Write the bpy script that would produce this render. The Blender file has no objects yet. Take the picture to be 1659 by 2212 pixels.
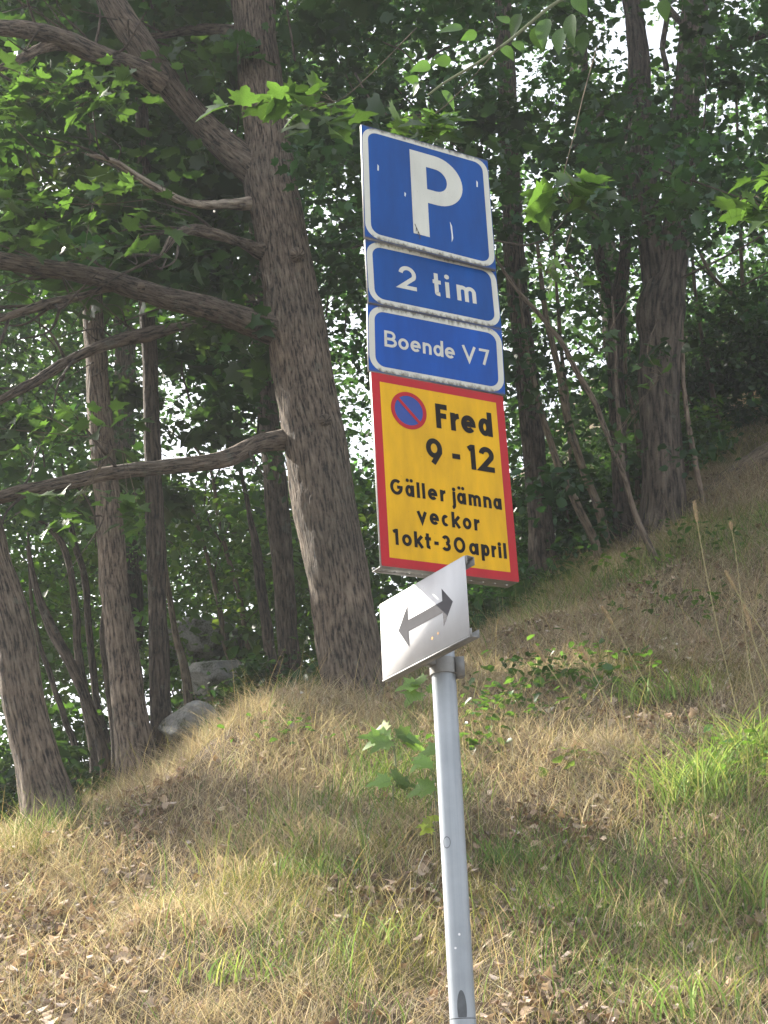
import bpy, math, random
import numpy as np
from mathutils import Matrix, Vector, Euler

R = math.radians
rng = np.random.default_rng(7)
random.seed(7)
scene = bpy.context.scene
COL = scene.collection

# ------------------------------------------------------------------ camera, sky, sun, exposure
FPX = 3300.0; CX, CY = 829.5, 1106.0          # focal length and centre for a 1659 x 2212 frame
TH, RO = 0.386, 0.042
fw = np.array([0, math.cos(TH), math.sin(TH)])
up0 = np.array([0, -math.sin(TH), math.cos(TH)])
ri0 = np.array([1.0, 0, 0])
ri = ri0 * math.cos(RO) - up0 * math.sin(RO)
up = ri0 * math.sin(RO) + up0 * math.cos(RO)
cam_d = bpy.data.cameras.new('camera')
cam_d.sensor_fit = 'VERTICAL'; cam_d.sensor_height = 24.0
cam_d.lens = FPX / 2212 * 24.0
cam_d.clip_end = 2000; cam_d.clip_start = 0.05
cam = bpy.data.objects.new('camera', cam_d); COL.objects.link(cam)
M = Matrix(((ri[0], up[0], -fw[0], 0), (ri[1], up[1], -fw[1], 0), (ri[2], up[2], -fw[2], 0), (0, 0, 0, 1)))
cam.matrix_world = M
scene.camera = cam
scene.render.resolution_x = 768; scene.render.resolution_y = 1024

SUN = Vector((-1.0, 0.72, 1.0)).normalized()   # towards the sun
world = bpy.data.worlds.new("World"); scene.world = world; world.use_nodes = True
nt = world.node_tree; bg = nt.nodes['Background']
sky = nt.nodes.new('ShaderNodeTexSky'); sky.sky_type = 'NISHITA'; sky.sun_disc = False
sky.sun_elevation = math.asin(SUN.z); sky.sun_rotation = math.atan2(SUN.x, SUN.y)
sky.air_density = 1.0; sky.dust_density = 4.0; sky.ozone_density = 1.0
hsv = nt.nodes.new('ShaderNodeHueSaturation'); hsv.inputs['Saturation'].default_value = 0.45   # thin high cloud veils the blue
hsv.inputs['Value'].default_value = 1.2
nt.links.new(sky.outputs[0], hsv.inputs['Color']); nt.links.new(hsv.outputs[0], bg.inputs[0])
bg.inputs[1].default_value = 0.105
sl = bpy.data.lights.new('sun', 'SUN'); sl.energy = 5.0; sl.angle = R(0.53); sl.color = (1.0, 0.93, 0.82)
so = bpy.data.objects.new('sun', sl); COL.objects.link(so)
so.rotation_euler = SUN.to_track_quat('Z', 'Y').to_euler()
scene.view_settings.view_transform = 'Standard'; scene.view_settings.look = 'None'
scene.view_settings.gamma = 1; scene.view_settings.exposure = 1.9
scene.view_settings.use_curve_mapping = False
try:
    scene.cycles.max_bounces = 10; scene.cycles.transmission_bounces = 6; scene.cycles.diffuse_bounces = 5
except Exception: pass

# ------------------------------------------------------------------ helpers
def ray(px, py):
    d = fw * FPX + ri * (px - CX) - up * (py - CY)
    return d / d[1]
def at(px, py, Y):
    return ray(px, py) * Y
def pxm(Y, py=1106):                     # pixels per metre at distance Y
    return FPX / (np.dot(at(CX, py, Y), fw))

_perm = np.random.default_rng(3).random(65536)
def _h(i, j, k):
    return _perm[(i * 73856093 ^ j * 19349663 ^ k * 83492791) & 65535]
def vnoise(p):
    p = np.asarray(p, float); f = np.floor(p).astype(np.int64); t = p - f; t = t * t * (3 - 2 * t)
    o = 0
    for a in (0, 1):
        for b in (0, 1):
            for c in (0, 1):
                w = (t[..., 0] if a else 1 - t[..., 0]) * (t[..., 1] if b else 1 - t[..., 1]) * (t[..., 2] if c else 1 - t[..., 2])
                o = o + w * _h(f[..., 0] + a, f[..., 1] + b, f[..., 2] + c)
    return o
def fbm(p, n=3):
    p = np.asarray(p, float); s = 0; a = .5
    for _ in range(n):
        s = s + a * vnoise(p); p = p * 2.03 + 11.7; a *= .5
    return s / (1 - .5 ** n)
def n2(x, y, f, seed=0, n=3):
    return fbm(np.stack([np.asarray(x) * f, np.asarray(y) * f, np.full(np.shape(x), seed * 7.3 + .5)], -1), n)

MOUNDS = []
def tz(x, y, rough=True):
    x = np.asarray(x, float); y = np.asarray(y, float)
    xc = np.clip(x, -5, 6)
    s = .57 + .04 * xc
    bank = s * (y - 4.5) + .02
    yc = 8.6 + .95 * xc + .1 * xc * xc
    yc = np.maximum(yc, 5.6)
    zc = s * (yc - 4.5) + .02
    b = np.clip(.16 + .05 * (xc + 2), .12, .36)
    back = zc + b * (y - yc) + np.where(y > 16, .05 * (y - 16), 0)
    k = .35; h = np.clip(.5 + .5 * (back - bank) / k, 0, 1)
    z = back * (1 - h) + bank * h - k * h * (1 - h)
    z = np.where(y < 6, np.minimum(z, np.maximum(z, bank)), z)
    z = z + .24 * np.exp(-((x + .72) / .42) ** 2 - ((y - 8.4) / 1.2) ** 2)
    for mx_, my_, mh_, ms_ in MOUNDS: z = z + mh_ * np.exp(-((x - mx_) ** 2 + (y - my_) ** 2) / ms_ ** 2)
    if rough:
        z = z + (n2(x, y, .9, 1) - .5) * .34 + (n2(x, y, 3.2, 2) - .5) * .10
    fl = -1.18
    k = .15; h = np.clip(.5 + .5 * (z - fl) / k, 0, 1)
    z = fl * (1 - h) + z * h + k * h * (1 - h)
    return z
def tz1(x, y): return float(tz(np.array([x]), np.array([y]))[0])
def ground(px, py, ymin=4.0, ymax=40):
    d = ray(px, py); ys = np.linspace(ymin, ymax, 1500)
    zz = tz(d[0] * ys, ys); i = np.argmax(d[2] * ys < zz)
    if not (d[2] * ys < zz).any() or ys[i] > 14: i = np.argmin(np.where((ys > 5.5) & (ys < 12), d[2] * ys - zz, 9))
    Y = ys[i]; return np.array([d[0] * Y, Y, zz[i]])

BOULD = [(398, 1570, 9.6, .40, .45, .27, 'pale flat-topped grey boulder on the crest beside the pair of trunks', 4, -.25),
 (468, 1480, 12.4, .50, .7, .42, 'tall grey boulder behind the pale flat boulder, under dark foliage', 9, 0),
 (440, 1395, 14.5, .85, 1.0, .42, 'upper rounded grey boulder beneath the far foliage', 12, 0),
 (1205, 1165, 13.5, .55, .6, .45, 'grey rock half hidden right of the yellow sign board', 21, 0)]
for b_ in BOULD:
    p = at(*b_[:3]); dz = p[2] - b_[5] * .3 - tz1(p[0], p[1])
    if dz > 0: MOUNDS.append((p[0], p[1] + .2, dz, .75))

def tag(o, label=None, cat=None, group=None, kind=None):
    if label: o['label'] = label
    if cat: o['category'] = cat
    if group: o['group'] = group
    if kind: o['kind'] = kind
    return o
def empty(name, loc):
    o = bpy.data.objects.new(name, None); o.location = loc; o.empty_display_size = .1
    COL.objects.link(o); return o
def link(name, mesh, parent=None, mw=None):
    o = bpy.data.objects.new(name, mesh); COL.objects.link(o)
    if parent is not None:
        o.parent = parent
        o.matrix_parent_inverse = Matrix.Identity(4)
    if mw is not None: o.matrix_local = mw
    return o
def mesh_np(name, V, F, mat=None, smooth=False, col=None, attr3=None):
    """V (n,3); F list of index arrays of shape (m,k)"""
    me = bpy.data.meshes.new(name)
    if not isinstance(F, list): F = [F]
    F = [np.asarray(f, np.int32) for f in F if len(f)]
    tot = np.concatenate([np.full(len(f), f.shape[1], np.int32) for f in F])
    loops = np.concatenate([f.ravel() for f in F])
    me.vertices.add(len(V)); me.vertices.foreach_set('co', np.asarray(V, np.float32).ravel())
    me.loops.add(len(loops)); me.loops.foreach_set('vertex_index', loops)
    me.polygons.add(len(tot))
    me.polygons.foreach_set('loop_start', np.concatenate([[0], np.cumsum(tot)[:-1]]).astype(np.int32))
    try: me.polygons.foreach_set('loop_total', tot)
    except Exception: pass
    if smooth: me.polygons.foreach_set('use_smooth', np.ones(len(tot), bool))
    if col is not None:
        a = me.attributes.new('tint', 'FLOAT_COLOR', 'POINT')
        c = np.ones((len(V), 4), np.float32); c[:, :3] = col; a.data.foreach_set('color', c.ravel())
    if attr3 is not None:
        a = me.attributes.new('along', 'FLOAT_VECTOR', 'POINT'); a.data.foreach_set('vector', np.asarray(attr3, np.float32).ravel())
    me.update(calc_edges=True); me.validate()
    if mat: me.materials.append(mat)
    return me

# ------------------------------------------------------------------ materials
def newmat(name):
    m = bpy.data.materials.new(name); m.use_nodes = True
    n = m.node_tree.nodes; return m, n, m.node_tree.links, n['Principled BSDF']
def ramp(n, stops):
    r = n.new('ShaderNodeValToRGB'); e = r.color_ramp.elements
    while len(e) < len(stops): e.new(.5)
    for i, (p, c) in enumerate(stops): e[i].position = p; e[i].color = (*c, 1)
    return r
def noise(n, l, vec, scale, detail=4, rough=.55):
    t = n.new('ShaderNodeTexNoise'); t.inputs['Scale'].default_value = scale
    t.inputs['Detail'].default_value = detail; t.inputs['Roughness'].default_value = rough
    if vec is not None: l.new(vec, t.inputs['Vector'])
    return t
def mapped(n, l, vec, sc):
    m = n.new('ShaderNodeMapping'); m.inputs['Scale'].default_value = sc; l.new(vec, m.inputs['Vector']); return m.outputs[0]
def flat(name, c, rough=.5, metal=0, var=.12, scale=30, grime=None):
    m, n, l, b = newmat(name)
    tc = n.new('ShaderNodeTexCoord')
    t = noise(n, l, tc.outputs['Object'], scale, 5)
    r = ramp(n, [(.25, tuple(x * (1 - var) for x in c)), (.75, tuple(min(1, x * (1 + var)) for x in c))])
    l.new(t.outputs[0], r.inputs[0]); l.new(r.outputs[0], b.inputs['Base Color'])
    b.inputs['Roughness'].default_value = rough; b.inputs['Metallic'].default_value = metal
    return m

def leaf_mat(name, tmul=(2.6, 2.4, .8, 1), tmix=.38, rough=.42):
    m, n, l, b = newmat(name)
    a = n.new('ShaderNodeAttribute'); a.attribute_name = 'tint'
    b.inputs['Roughness'].default_value = .42; b.inputs['Specular IOR Level'].default_value = .45
    b.inputs['Roughness'].default_value = rough; b.inputs['Specular IOR Level'].default_value = .45 if rough < .6 else .15
    l.new(a.outputs['Color'], b.inputs['Base Color'])
    g = n.new('ShaderNodeMix'); g.data_type = 'RGBA'; g.blend_type = 'MULTIPLY'; g.inputs[0].default_value = 1
    l.new(a.outputs['Color'], g.inputs[6]); g.inputs[7].default_value = tmul
    tr = n.new('ShaderNodeBsdfTranslucent'); l.new(g.outputs[2], tr.inputs[0])
    mx = n.new('ShaderNodeMixShader'); mx.inputs[0].default_value = tmix
    l.new(b.outputs[0], mx.inputs[1]); l.new(tr.outputs[0], mx.inputs[2])
    l.new(mx.outputs[0], n['Material Output'].inputs[0])
    return m
M_leaf = leaf_mat('leaf_green')
M_grass = leaf_mat('grass_blades', (1.25, 1.2, .8, 1), .3, .7)
M_litter = leaf_mat('dead_leaves', (1.0, .85, .6, 1), .2, .85)
def veined_leaf(name, c):
    m, n, l, b = newmat(name)
    tc = n.new('ShaderNodeTexCoord'); oi = n.new('ShaderNodeObjectInfo')
    t = noise(n, l, tc.outputs['Object'], 30, 4)
    r = ramp(n, [(.3, tuple(x * .8 for x in c)), (.7, tuple(x * 1.25 for x in c))])
    l.new(t.outputs[0], r.inputs[0])
    h = n.new('ShaderNodeHueSaturation'); l.new(r.outputs[0], h.inputs['Color'])
    mr = n.new('ShaderNodeMapRange'); mr.inputs[3].default_value = .6; mr.inputs[4].default_value = 1.5
    l.new(oi.outputs['Random'], mr.inputs[0]); l.new(mr.outputs[0], h.inputs['Value'])
    l.new(h.outputs[0], b.inputs['Base Color']); b.inputs['Roughness'].default_value = .45
    g = n.new('ShaderNodeMix'); g.data_type = 'RGBA'; g.blend_type = 'MULTIPLY'; g.inputs[0].default_value = 1
    l.new(h.outputs[0], g.inputs[6]); g.inputs[7].default_value = (1.7, 1.7, .75, 1)
    tr = n.new('ShaderNodeBsdfTranslucent'); l.new(g.outputs[2], tr.inputs[0])
    mx = n.new('ShaderNodeMixShader'); mx.inputs[0].default_value = .5
    l.new(b.outputs[0], mx.inputs[1]); l.new(tr.outputs[0], mx.inputs[2])
    l.new(mx.outputs[0], n['Material Output'].inputs[0])
    return m
M_mleaf = veined_leaf('maple_leaf', (.045, .09, .026))
M_oleaf = veined_leaf('ovate_leaf', (.055, .115, .035))
M_sleaf = veined_leaf('seedling_leaf', (.13, .22, .06))  # lighter copy of the maple leaf, sunlight on the seedlings put into its colour
M_pale = flat('grey_green_twig', (.17, .19, .10), .7)

def bark_mat(name, c1, c2, c3, cells=32, bump=1.0, moss=0):
    m, n, l, b = newmat(name)
    a = n.new('ShaderNodeAttribute'); a.attribute_name = 'along'
    v = mapped(n, l, a.outputs['Vector'], (1, 1, .17))
    wn = noise(n, l, v, cells * .45, 3); add = n.new('ShaderNodeVectorMath'); add.operation = 'ADD'
    sc = n.new('ShaderNodeVectorMath'); sc.operation = 'SCALE'; sc.inputs['Scale'].default_value = .08
    l.new(wn.outputs['Color'], sc.inputs[0]); l.new(v, add.inputs[0]); l.new(sc.outputs[0], add.inputs[1])
    vo = n.new('ShaderNodeTexVoronoi'); vo.feature = 'DISTANCE_TO_EDGE'; vo.inputs['Scale'].default_value = cells
    l.new(add.outputs[0], vo.inputs['Vector'])
    fi = noise(n, l, a.outputs['Vector'], 60, 5, .65)
    rn = noise(n, l, mapped(n, l, a.outputs['Vector'], (1, 1, .13)), cells * 2.6, 5, .62)
    rd = n.new('ShaderNodeMapRange'); rd.inputs[1].default_value = .36; rd.inputs[2].default_value = .62; rd.inputs[4].default_value = .34; l.new(rn.outputs[0], rd.inputs[0])
    hf = n.new('ShaderNodeMath'); hf.operation = 'MULTIPLY_ADD'; hf.inputs[1].default_value = .85; l.new(vo.outputs['Distance'], hf.inputs[0]); l.new(rd.outputs[0], hf.inputs[2])
    mt = n.new('ShaderNodeMath'); mt.operation = 'MULTIPLY_ADD'; mt.inputs[1].default_value = .32
    l.new(fi.outputs[0], mt.inputs[0]); l.new(hf.outputs[0], mt.inputs[2])
    r = ramp(n, [(.24, tuple(x * .6 for x in c1)), (.42, c2), (.82, tuple(x * 1.15 for x in c3))])
    l.new(mt.outputs[0], r.inputs[0])
    big = noise(n, l, a.outputs['Vector'], 3.0, 4)
    mix = n.new('ShaderNodeMix'); mix.data_type = 'RGBA'; mix.blend_type = 'MULTIPLY'; mix.inputs[0].default_value = .8
    rb = ramp(n, [(.3, (.6, .62, .6)), (.7, (1.15, 1.1, 1.05))]); l.new(big.outputs[0], rb.inputs[0])
    l.new(r.outputs[0], mix.inputs[6]); l.new(rb.outputs[0], mix.inputs[7])
    l.new(mix.outputs[2], b.inputs['Base Color']); b.inputs['Roughness'].default_value = .92
    bp = n.new('ShaderNodeBump'); bp.inputs['Strength'].default_value = bump; bp.inputs['Distance'].default_value = .045
    l.new(mt.outputs[0], bp.inputs['Height']); l.new(bp.outputs[0], b.inputs['Normal'])
    oi = n.new('ShaderNodeObjectInfo'); hv = n.new('ShaderNodeHueSaturation'); mr = n.new('ShaderNodeMapRange'); mr.inputs[3].default_value = .75; mr.inputs[4].default_value = 1.2
    l.new(oi.outputs['Random'], mr.inputs[0]); l.new(mr.outputs[0], hv.inputs['Value']); l.new(mix.outputs[2], hv.inputs['Color'])
    li = noise(n, l, a.outputs['Vector'], 11, 6, .7); lr = ramp(n, [(.60, (0, 0, 0)), (.66, (1, 1, 1))]); l.new(li.outputs[0], lr.inputs[0])
    m2 = n.new('ShaderNodeMix'); m2.data_type = 'RGBA'; ml = n.new('ShaderNodeMath'); ml.operation = 'MULTIPLY'; ml.inputs[1].default_value = .45
    l.new(lr.outputs[0], ml.inputs[0]); l.new(ml.outputs[0], m2.inputs[0]); l.new(hv.outputs[0], m2.inputs[6]); m2.inputs[7].default_value = (.16, .17, .13, 1)
    l.new(m2.outputs[2], b.inputs['Base Color'])
    return m
M_bark = bark_mat('furrowed_bark', (.03, .023, .018), (.17, .13, .098), (.30, .245, .19))
M_barkd = bark_mat('dark_bark', (.022, .017, .014), (.085, .066, .05), (.17, .135, .105), 30)
M_pine = bark_mat('plated_bark', (.02, .016, .014), (.09, .072, .058), (.19, .155, .125), 17, 1)
M_thin = bark_mat('smooth_bark', (.07, .055, .04), (.13, .10, .07), (.2, .16, .11), 30, .4)
M_palebark = bark_mat('pale_bark', (.08, .06, .045), (.17, .13, .10), (.28, .23, .18), 30, .4)
M_grey = bark_mat('dead_wood', (.12, .09, .07), (.3, .25, .2), (.5, .43, .35), 24, .8)

def rock_mat():
    m, n, l, b = newmat('granite')
    tc = n.new('ShaderNodeTexCoord'); t = noise(n, l, tc.outputs['Object'], 5, 8, .65); t2 = noise(n, l, tc.outputs['Object'], 60, 3)
    r = ramp(n, [(.38, (.05, .06, .035)), (.47, (.20, .20, .19)), (.62, (.33, .33, .31))])
    ms = n.new('ShaderNodeMath'); ms.operation = 'MULTIPLY_ADD'; ms.inputs[1].default_value = .3; md = n.new('ShaderNodeMath'); md.operation = 'MULTIPLY'; md.inputs[1].default_value = .7
    l.new(t.outputs[0], md.inputs[0]); l.new(t2.outputs[0], ms.inputs[0]); l.new(md.outputs[0], ms.inputs[2]); l.new(ms.outputs[0], r.inputs[0])
    l.new(r.outputs[0], b.inputs['Base Color']); b.inputs['Roughness'].default_value = .9
    bp = n.new('ShaderNodeBump'); bp.inputs['Strength'].default_value = 1; bp.inputs['Distance'].default_value = .06
    l.new(t.outputs[0], bp.inputs['Height']); l.new(bp.outputs[0], b.inputs['Normal'])
    return m
M_rock = rock_mat()
def soil_mat():
    m, n, l, b = newmat('forest_soil')
    tc = n.new('ShaderNodeTexCoord'); t = noise(n, l, tc.outputs['Object'], 2.5, 8, .7); t2 = noise(n, l, tc.outputs['Object'], 30, 6, .7)
    r = ramp(n, [(.3, (.05, .035, .022)), (.5, (.12, .085, .05)), (.7, (.22, .16, .10))])
    mt = n.new('ShaderNodeMath'); mt.operation = 'MULTIPLY_ADD'; mt.inputs[1].default_value = .6
    l.new(t2.outputs[0], mt.inputs[0]); mm = n.new('ShaderNodeMath'); mm.operation = 'MULTIPLY'; mm.inputs[1].default_value = .42
    l.new(t.outputs[0], mm.inputs[0]); l.new(mm.outputs[0], mt.inputs[2])
    l.new(mt.outputs[0], r.inputs[0]); l.new(r.outputs[0], b.inputs['Base Color']); b.inputs['Roughness'].default_value = .95
    bp = n.new('ShaderNodeBump'); bp.inputs['Strength'].default_value = 1; bp.inputs['Distance'].default_value = .03
    l.new(t2.outputs[0], bp.inputs['Height']); l.new(bp.outputs[0], b.inputs['Normal'])
    return m
M_soil = soil_mat()
M_asph = flat('asphalt', (.05, .05, .052), .9, 0, .4, 60)
M_kerb = flat('granite_kerb', (.32, .31, .30), .85, 0, .25, 25)

# ------------------------------------------------------------------ ground, road, kerb
def grid_mesh(name, xs, ys, mat, zf):
    X, Y = np.meshgrid(xs, ys); Z = zf(X, Y)
    V = np.stack([X, Y, Z], -1).reshape(-1, 3); nx, ny = len(xs), len(ys)
    i = np.arange(nx - 1)[None, :] + nx * np.arange(ny - 1)[:, None]
    F = np.stack([i, i + 1, i + 1 + nx, i + nx], -1).reshape(-1, 4)
    return mesh_np(name, V, F, mat, True)
def warp(a, b, c0, c1, n, m):            # dense between c0 and c1
    return np.unique(np.concatenate([np.linspace(a, c0, m, endpoint=False), np.linspace(c0, c1, n), np.linspace(c1, b, m)[1:]]))
def tz_far(X, Y):
    z = tz(X, Y)
    far = np.clip((np.hypot(X, Y - 8) - 35) / 60, 0, 1)
    return z * (1 - far) + far * 4.0 * (Y > 0) + np.where(Y <= 0, z * 0 - 1.19, 0) * 0
g = link('hillside_ground', grid_mesh('hillside_ground', warp(-400, 400, -6, 7, 240, 40), warp(1.6, 700, 2.2, 16, 260, 60), M_soil, tz_far))
tag(g, kind='structure')
M_road = grid_mesh('road', np.linspace(-400, 400, 9), np.linspace(-400, 1.2, 9), M_asph, lambda X, Y: X * 0 - 1.32)
tag(link('road', M_road), kind='structure')
def box_np(x0, x1, y0, y1, z0, z1):
    V = np.array([[x, y, z] for x in (x0, x1) for y in (y0, y1) for z in (z0, z1)], float)
    F = np.array([[0, 1, 3, 2], [4, 6, 7, 5], [0, 4, 5, 1], [2, 3, 7, 6], [0, 2, 6, 4], [1, 5, 7, 3]])
    return V, F
def join(parts):
    Vs, Fs, o = [], [], 0
    for V, F in parts:
        Vs.append(V); Fs.append(np.asarray(F) + o); o += len(V)
    return np.concatenate(Vs), Fs
kerb = empty('kerb', (0, 1.3, -1.3)); tag(kerb, kind='structure')
kv, kf = box_np(-.49, .49, -.1, .1, -.1, .125); kmesh = mesh_np('kerb_stone', kv, kf, M_kerb)
for i in range(-12, 13): link('kerb_stone', kmesh, kerb).location = (i * 1.0, 0, 0)
tag(link('verge', grid_mesh('verge', np.linspace(-400, 400, 9), np.array([1.4, 1.75]), M_soil, lambda X, Y: X * 0 - 1.185)), kind='structure')

# ------------------------------------------------------------------ tubes (trunks, limbs, stems)
def catmull(P, n):
    P = np.asarray(P, float)
    if len(P) == 2: t = np.linspace(0, 1, n)[:, None]; return P[0] * (1 - t) + P[1] * t
    Q = np.vstack([2 * P[0] - P[1], P, 2 * P[-1] - P[-2]]); out = []
    s = np.linspace(0, len(P) - 1 - 1e-9, n)
    for u in s:
        i = int(u); t = u - i; a, b, c, d = Q[i:i + 4]
        out.append(.5 * ((2 * b) + (c - a) * t + (2 * a - 5 * b + 4 * c - d) * t * t + (3 * b - a - 3 * c + d) * t ** 3))
    return np.array(out)
def tube(P, rad, seg=12, rings=24, rough=0, wob=0, off=0.0, flare=0):
    """P points (k,3), rad (k,) -> V,F,attr"""
    D = catmull(np.column_stack([P, rad]), rings); C = D[:, :3]; r = np.maximum(D[:, 3], .0008)
    if wob:
        w = np.stack([fbm(C * 1.7 + s * 9.1 + off) - .5 for s in range(3)], -1)
        C = C + w * wob * np.sin(np.linspace(0, math.pi, rings))[:, None]
    T = np.gradient(C, axis=0); T /= np.linalg.norm(T, axis=1)[:, None]
    ref = np.array([0, 1.0, 0]) if abs(T[0][1]) < .8 else np.array([1.0, 0, 0])
    N = []; nprev = ref
    for t in T:
        nn = nprev - t * np.dot(nprev, t); nn /= np.linalg.norm(nn); N.append(nn); nprev = nn
    N = np.array(N); B = np.cross(T, N)
    L = np.concatenate([[0], np.cumsum(np.linalg.norm(np.diff(C, axis=0), axis=1))]) + off
    th = np.linspace(0, 2 * math.pi, seg, endpoint=False)
    ct, st = np.cos(th)[None, :, None], np.sin(th)[None, :, None]
    dirv = N[:, None, :] * ct + B[:, None, :] * st
    A = np.stack([np.broadcast_to(np.cos(th)[None], (rings, seg)) * r.mean(), np.broadcast_to(np.sin(th)[None], (rings, seg)) * r.mean(), np.broadcast_to(L[:, None], (rings, seg))], -1)
    rr = np.broadcast_to(r[:, None], (rings, seg)).copy()
    if rough:
        q = A * np.array([40, 40, 6.5]) + fbm(A * 9)[..., None] * 1.5
        rr += (np.abs(fbm(q, 2) - .5) * 2) * rough * 1.2 - rough * .3
        rr += (fbm(A * np.array([7, 7, 2.5]) + 5) - .5) * rough * 5
    if flare:
        s = np.clip(1 - (L[:, None] - off) / .5, 0, 1) ** 2
        rr *= 1 + s * flare * (1 + .5 * np.sin(th * 5 + 1)[None])
    V = (C[:, None, :] + dirv * rr[..., None]).reshape(-1, 3)
    i = (np.arange(rings - 1) * seg)[:, None]; j = np.arange(seg)[None]; j2 = (j + 1) % seg
    F = np.stack([i + j, i + j2, i + seg + j2, i + seg + j], -1).reshape(-1, 4)
    V = np.vstack([V, C[0] - T[0] * 0, C[-1] + T[-1] * r[-1] * .3]); a = len(V) - 2
    F2 = np.stack([np.full(seg, a), j2[0], j[0]], -1)
    e = (rings - 1) * seg
    F3 = np.stack([np.full(seg, a + 1), e + j[0], e + j2[0]], -1)
    At = np.vstack([A.reshape(-1, 3), [[0, 0, L[0]], [0, 0, L[-1]]]])
    return V, [F, np.vstack([F2, F3])], At
def tube_obj(name, P, rad, mat, parent=None, origin=(0, 0, 0), **k):
    V, F, A = tube(np.asarray(P) - np.asarray(origin), rad, **k)
    return link(name, mesh_np(name, V, F, mat, True, attr3=A), parent)
def px_path(pts, Y, root=None):
    """pts (px,py,width_px[,dY]) -> world points and radii"""
    P, rr = [], []
    for q in pts:
        y = Y + (q[3] if len(q) > 3 else 0)
        p = at(q[0], q[1], y); P.append(p); rr.append(q[2] / 2 * np.dot(p, fw) / FPX)
    return np.array(P), np.array(rr)

trees = []       # (empty, x, y)
def tree(name, label, cat, pts, mat, sink=.25, group=None, Ymin=5.5, Yfix=None, seg=16, rings=60, rough=.006, flare=.25, wob=.05, leafy=True, part='trunk'):
    b = ground(pts[0][0], pts[0][1], Ymin) if Yfix is None else None
    Y = b[1] if b is not None else Yfix
    P, rr = px_path(pts, Y)
    g0 = np.array([P[0][0], P[0][1], tz1(P[0][0], P[0][1])])
    e = empty(name, tuple(g0)); tag(e, label, cat, group)
    P = np.vstack([[P[0] - (P[1] - P[0]) / np.linalg.norm(P[1] - P[0]) * sink], P]); rr = np.concatenate([[rr[0] * 1.1], rr])
    if P[0][2] > g0[2] - .1:
        P[0] = g0 - np.array([0, 0, .3])
    tube_obj(part, P, rr, mat, e, g0, seg=seg, rings=rings, rough=rough, flare=flare, wob=wob, off=random.random() * 30)
    if leafy: trees.append((e, P[0][0], Y, P))
    return e, g0, Y

# main tree
mt_pts = [(768, 1490, 150), (752, 1400, 142), (735, 1290, 136), (716, 1180, 136), (700, 1080, 138), (682, 960, 138), (662, 860, 130), (643, 740, 128),
          (622, 600, 112), (603, 480, 112), (585, 390, 112), (580, 310, 100), (566, 200, 98), (553, 90, 92), (545, 0, 92), (530, -140, 86), (520, -420, 70), (525, -800, 50), (540, -1250, 22)]
main, mg, mY = tree('maple_tree', 'large furrowed trunk with many limbs reaching left, beside the stacked signs', 'tree', mt_pts, M_bark, seg=72, rings=420, rough=.009, flare=.16, wob=0)
limbs = [
 ('branch', [(600, 405, 74), (530, 350, 74), (450, 280, 62), (380, 200, 60, -.1), (310, 110, 64, -.2), (262, 40, 60, -.25), (215, -50, 56, -.3), (120, -260, 40, -.5), (0, -600, 16, -.7)], M_bark),
 ('branch', [(345, 175, 44, -.15), (270, 130, 38, -.3), (200, 110, 40, -.45), (110, 78, 36, -.6), (0, 62, 34, -.8), (-200, 40, 20, -1.2)], M_bark),
 ('branch', [(150, 92, 22, -.5), (90, 105, 24, -.6), (30, 130, 20, -.7), (-80, 190, 10, -.9)], M_bark),
 ('branch', [(545, 72, 30), (430, 66, 22, .2), (330, 78, 18, .35), (240, 70, 18, .45), (130, 40, 12, .6)], M_bark),
 ('branch', [(560, 438, 32), (500, 442, 22, -.1), (420, 440, 20, -.25), (345, 408, 19, -.4), (270, 366, 16, -.5), (225, 345, 10, -.6), (188, 333, 5, -.65)], M_grey),
 ('branch', [(595, 552, 38), (540, 532, 30, -.1), (470, 508, 26, -.3), (408, 494, 24, -.4), (376, 518, 22, -.5), (348, 550, 14, -.55), (320, 566, 6, -.6)], M_bark),
 ('branch', [(655, 722, 80), (590, 712, 66, -.05), (500, 680, 54, -.2), (400, 648, 48, -.35), (290, 618, 46, -.5), (150, 585, 44, -.75), (0, 562, 38, -1.0), (-220, 520, 22, -1.4)], M_bark),
 ('branch', [(310, 622, 22, -.5), (230, 622, 20, -.55), (130, 655, 22, -.7), (0, 692, 18, -.9), (-120, 720, 8, -1)], M_bark),
 ('branch', [(560, 700, 26, .05), (470, 694, 24, .0), (350, 715, 26, -.1), (250, 738, 25, -.2), (150, 780, 24, -.3), (70, 830, 20, -.4), (-30, 880, 14, -.5)], M_bark),
 ('branch', [(690, 935, 90), (630, 948, 58), (560, 958, 42, -.1), (480, 995, 40, -.2), (350, 1008, 34, -.3), (200, 1030, 32, -.4), (60, 1060, 30, -.5), (-90, 1090, 22, -.6), (-260, 1080, 10, -.8)], M_bark),
 ('branch', [(640, 770, 30, .1), (600, 735, 20, .4), (540, 640, 14, .8), (500, 560, 8, 1.1)], M_bark),
]
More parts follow.
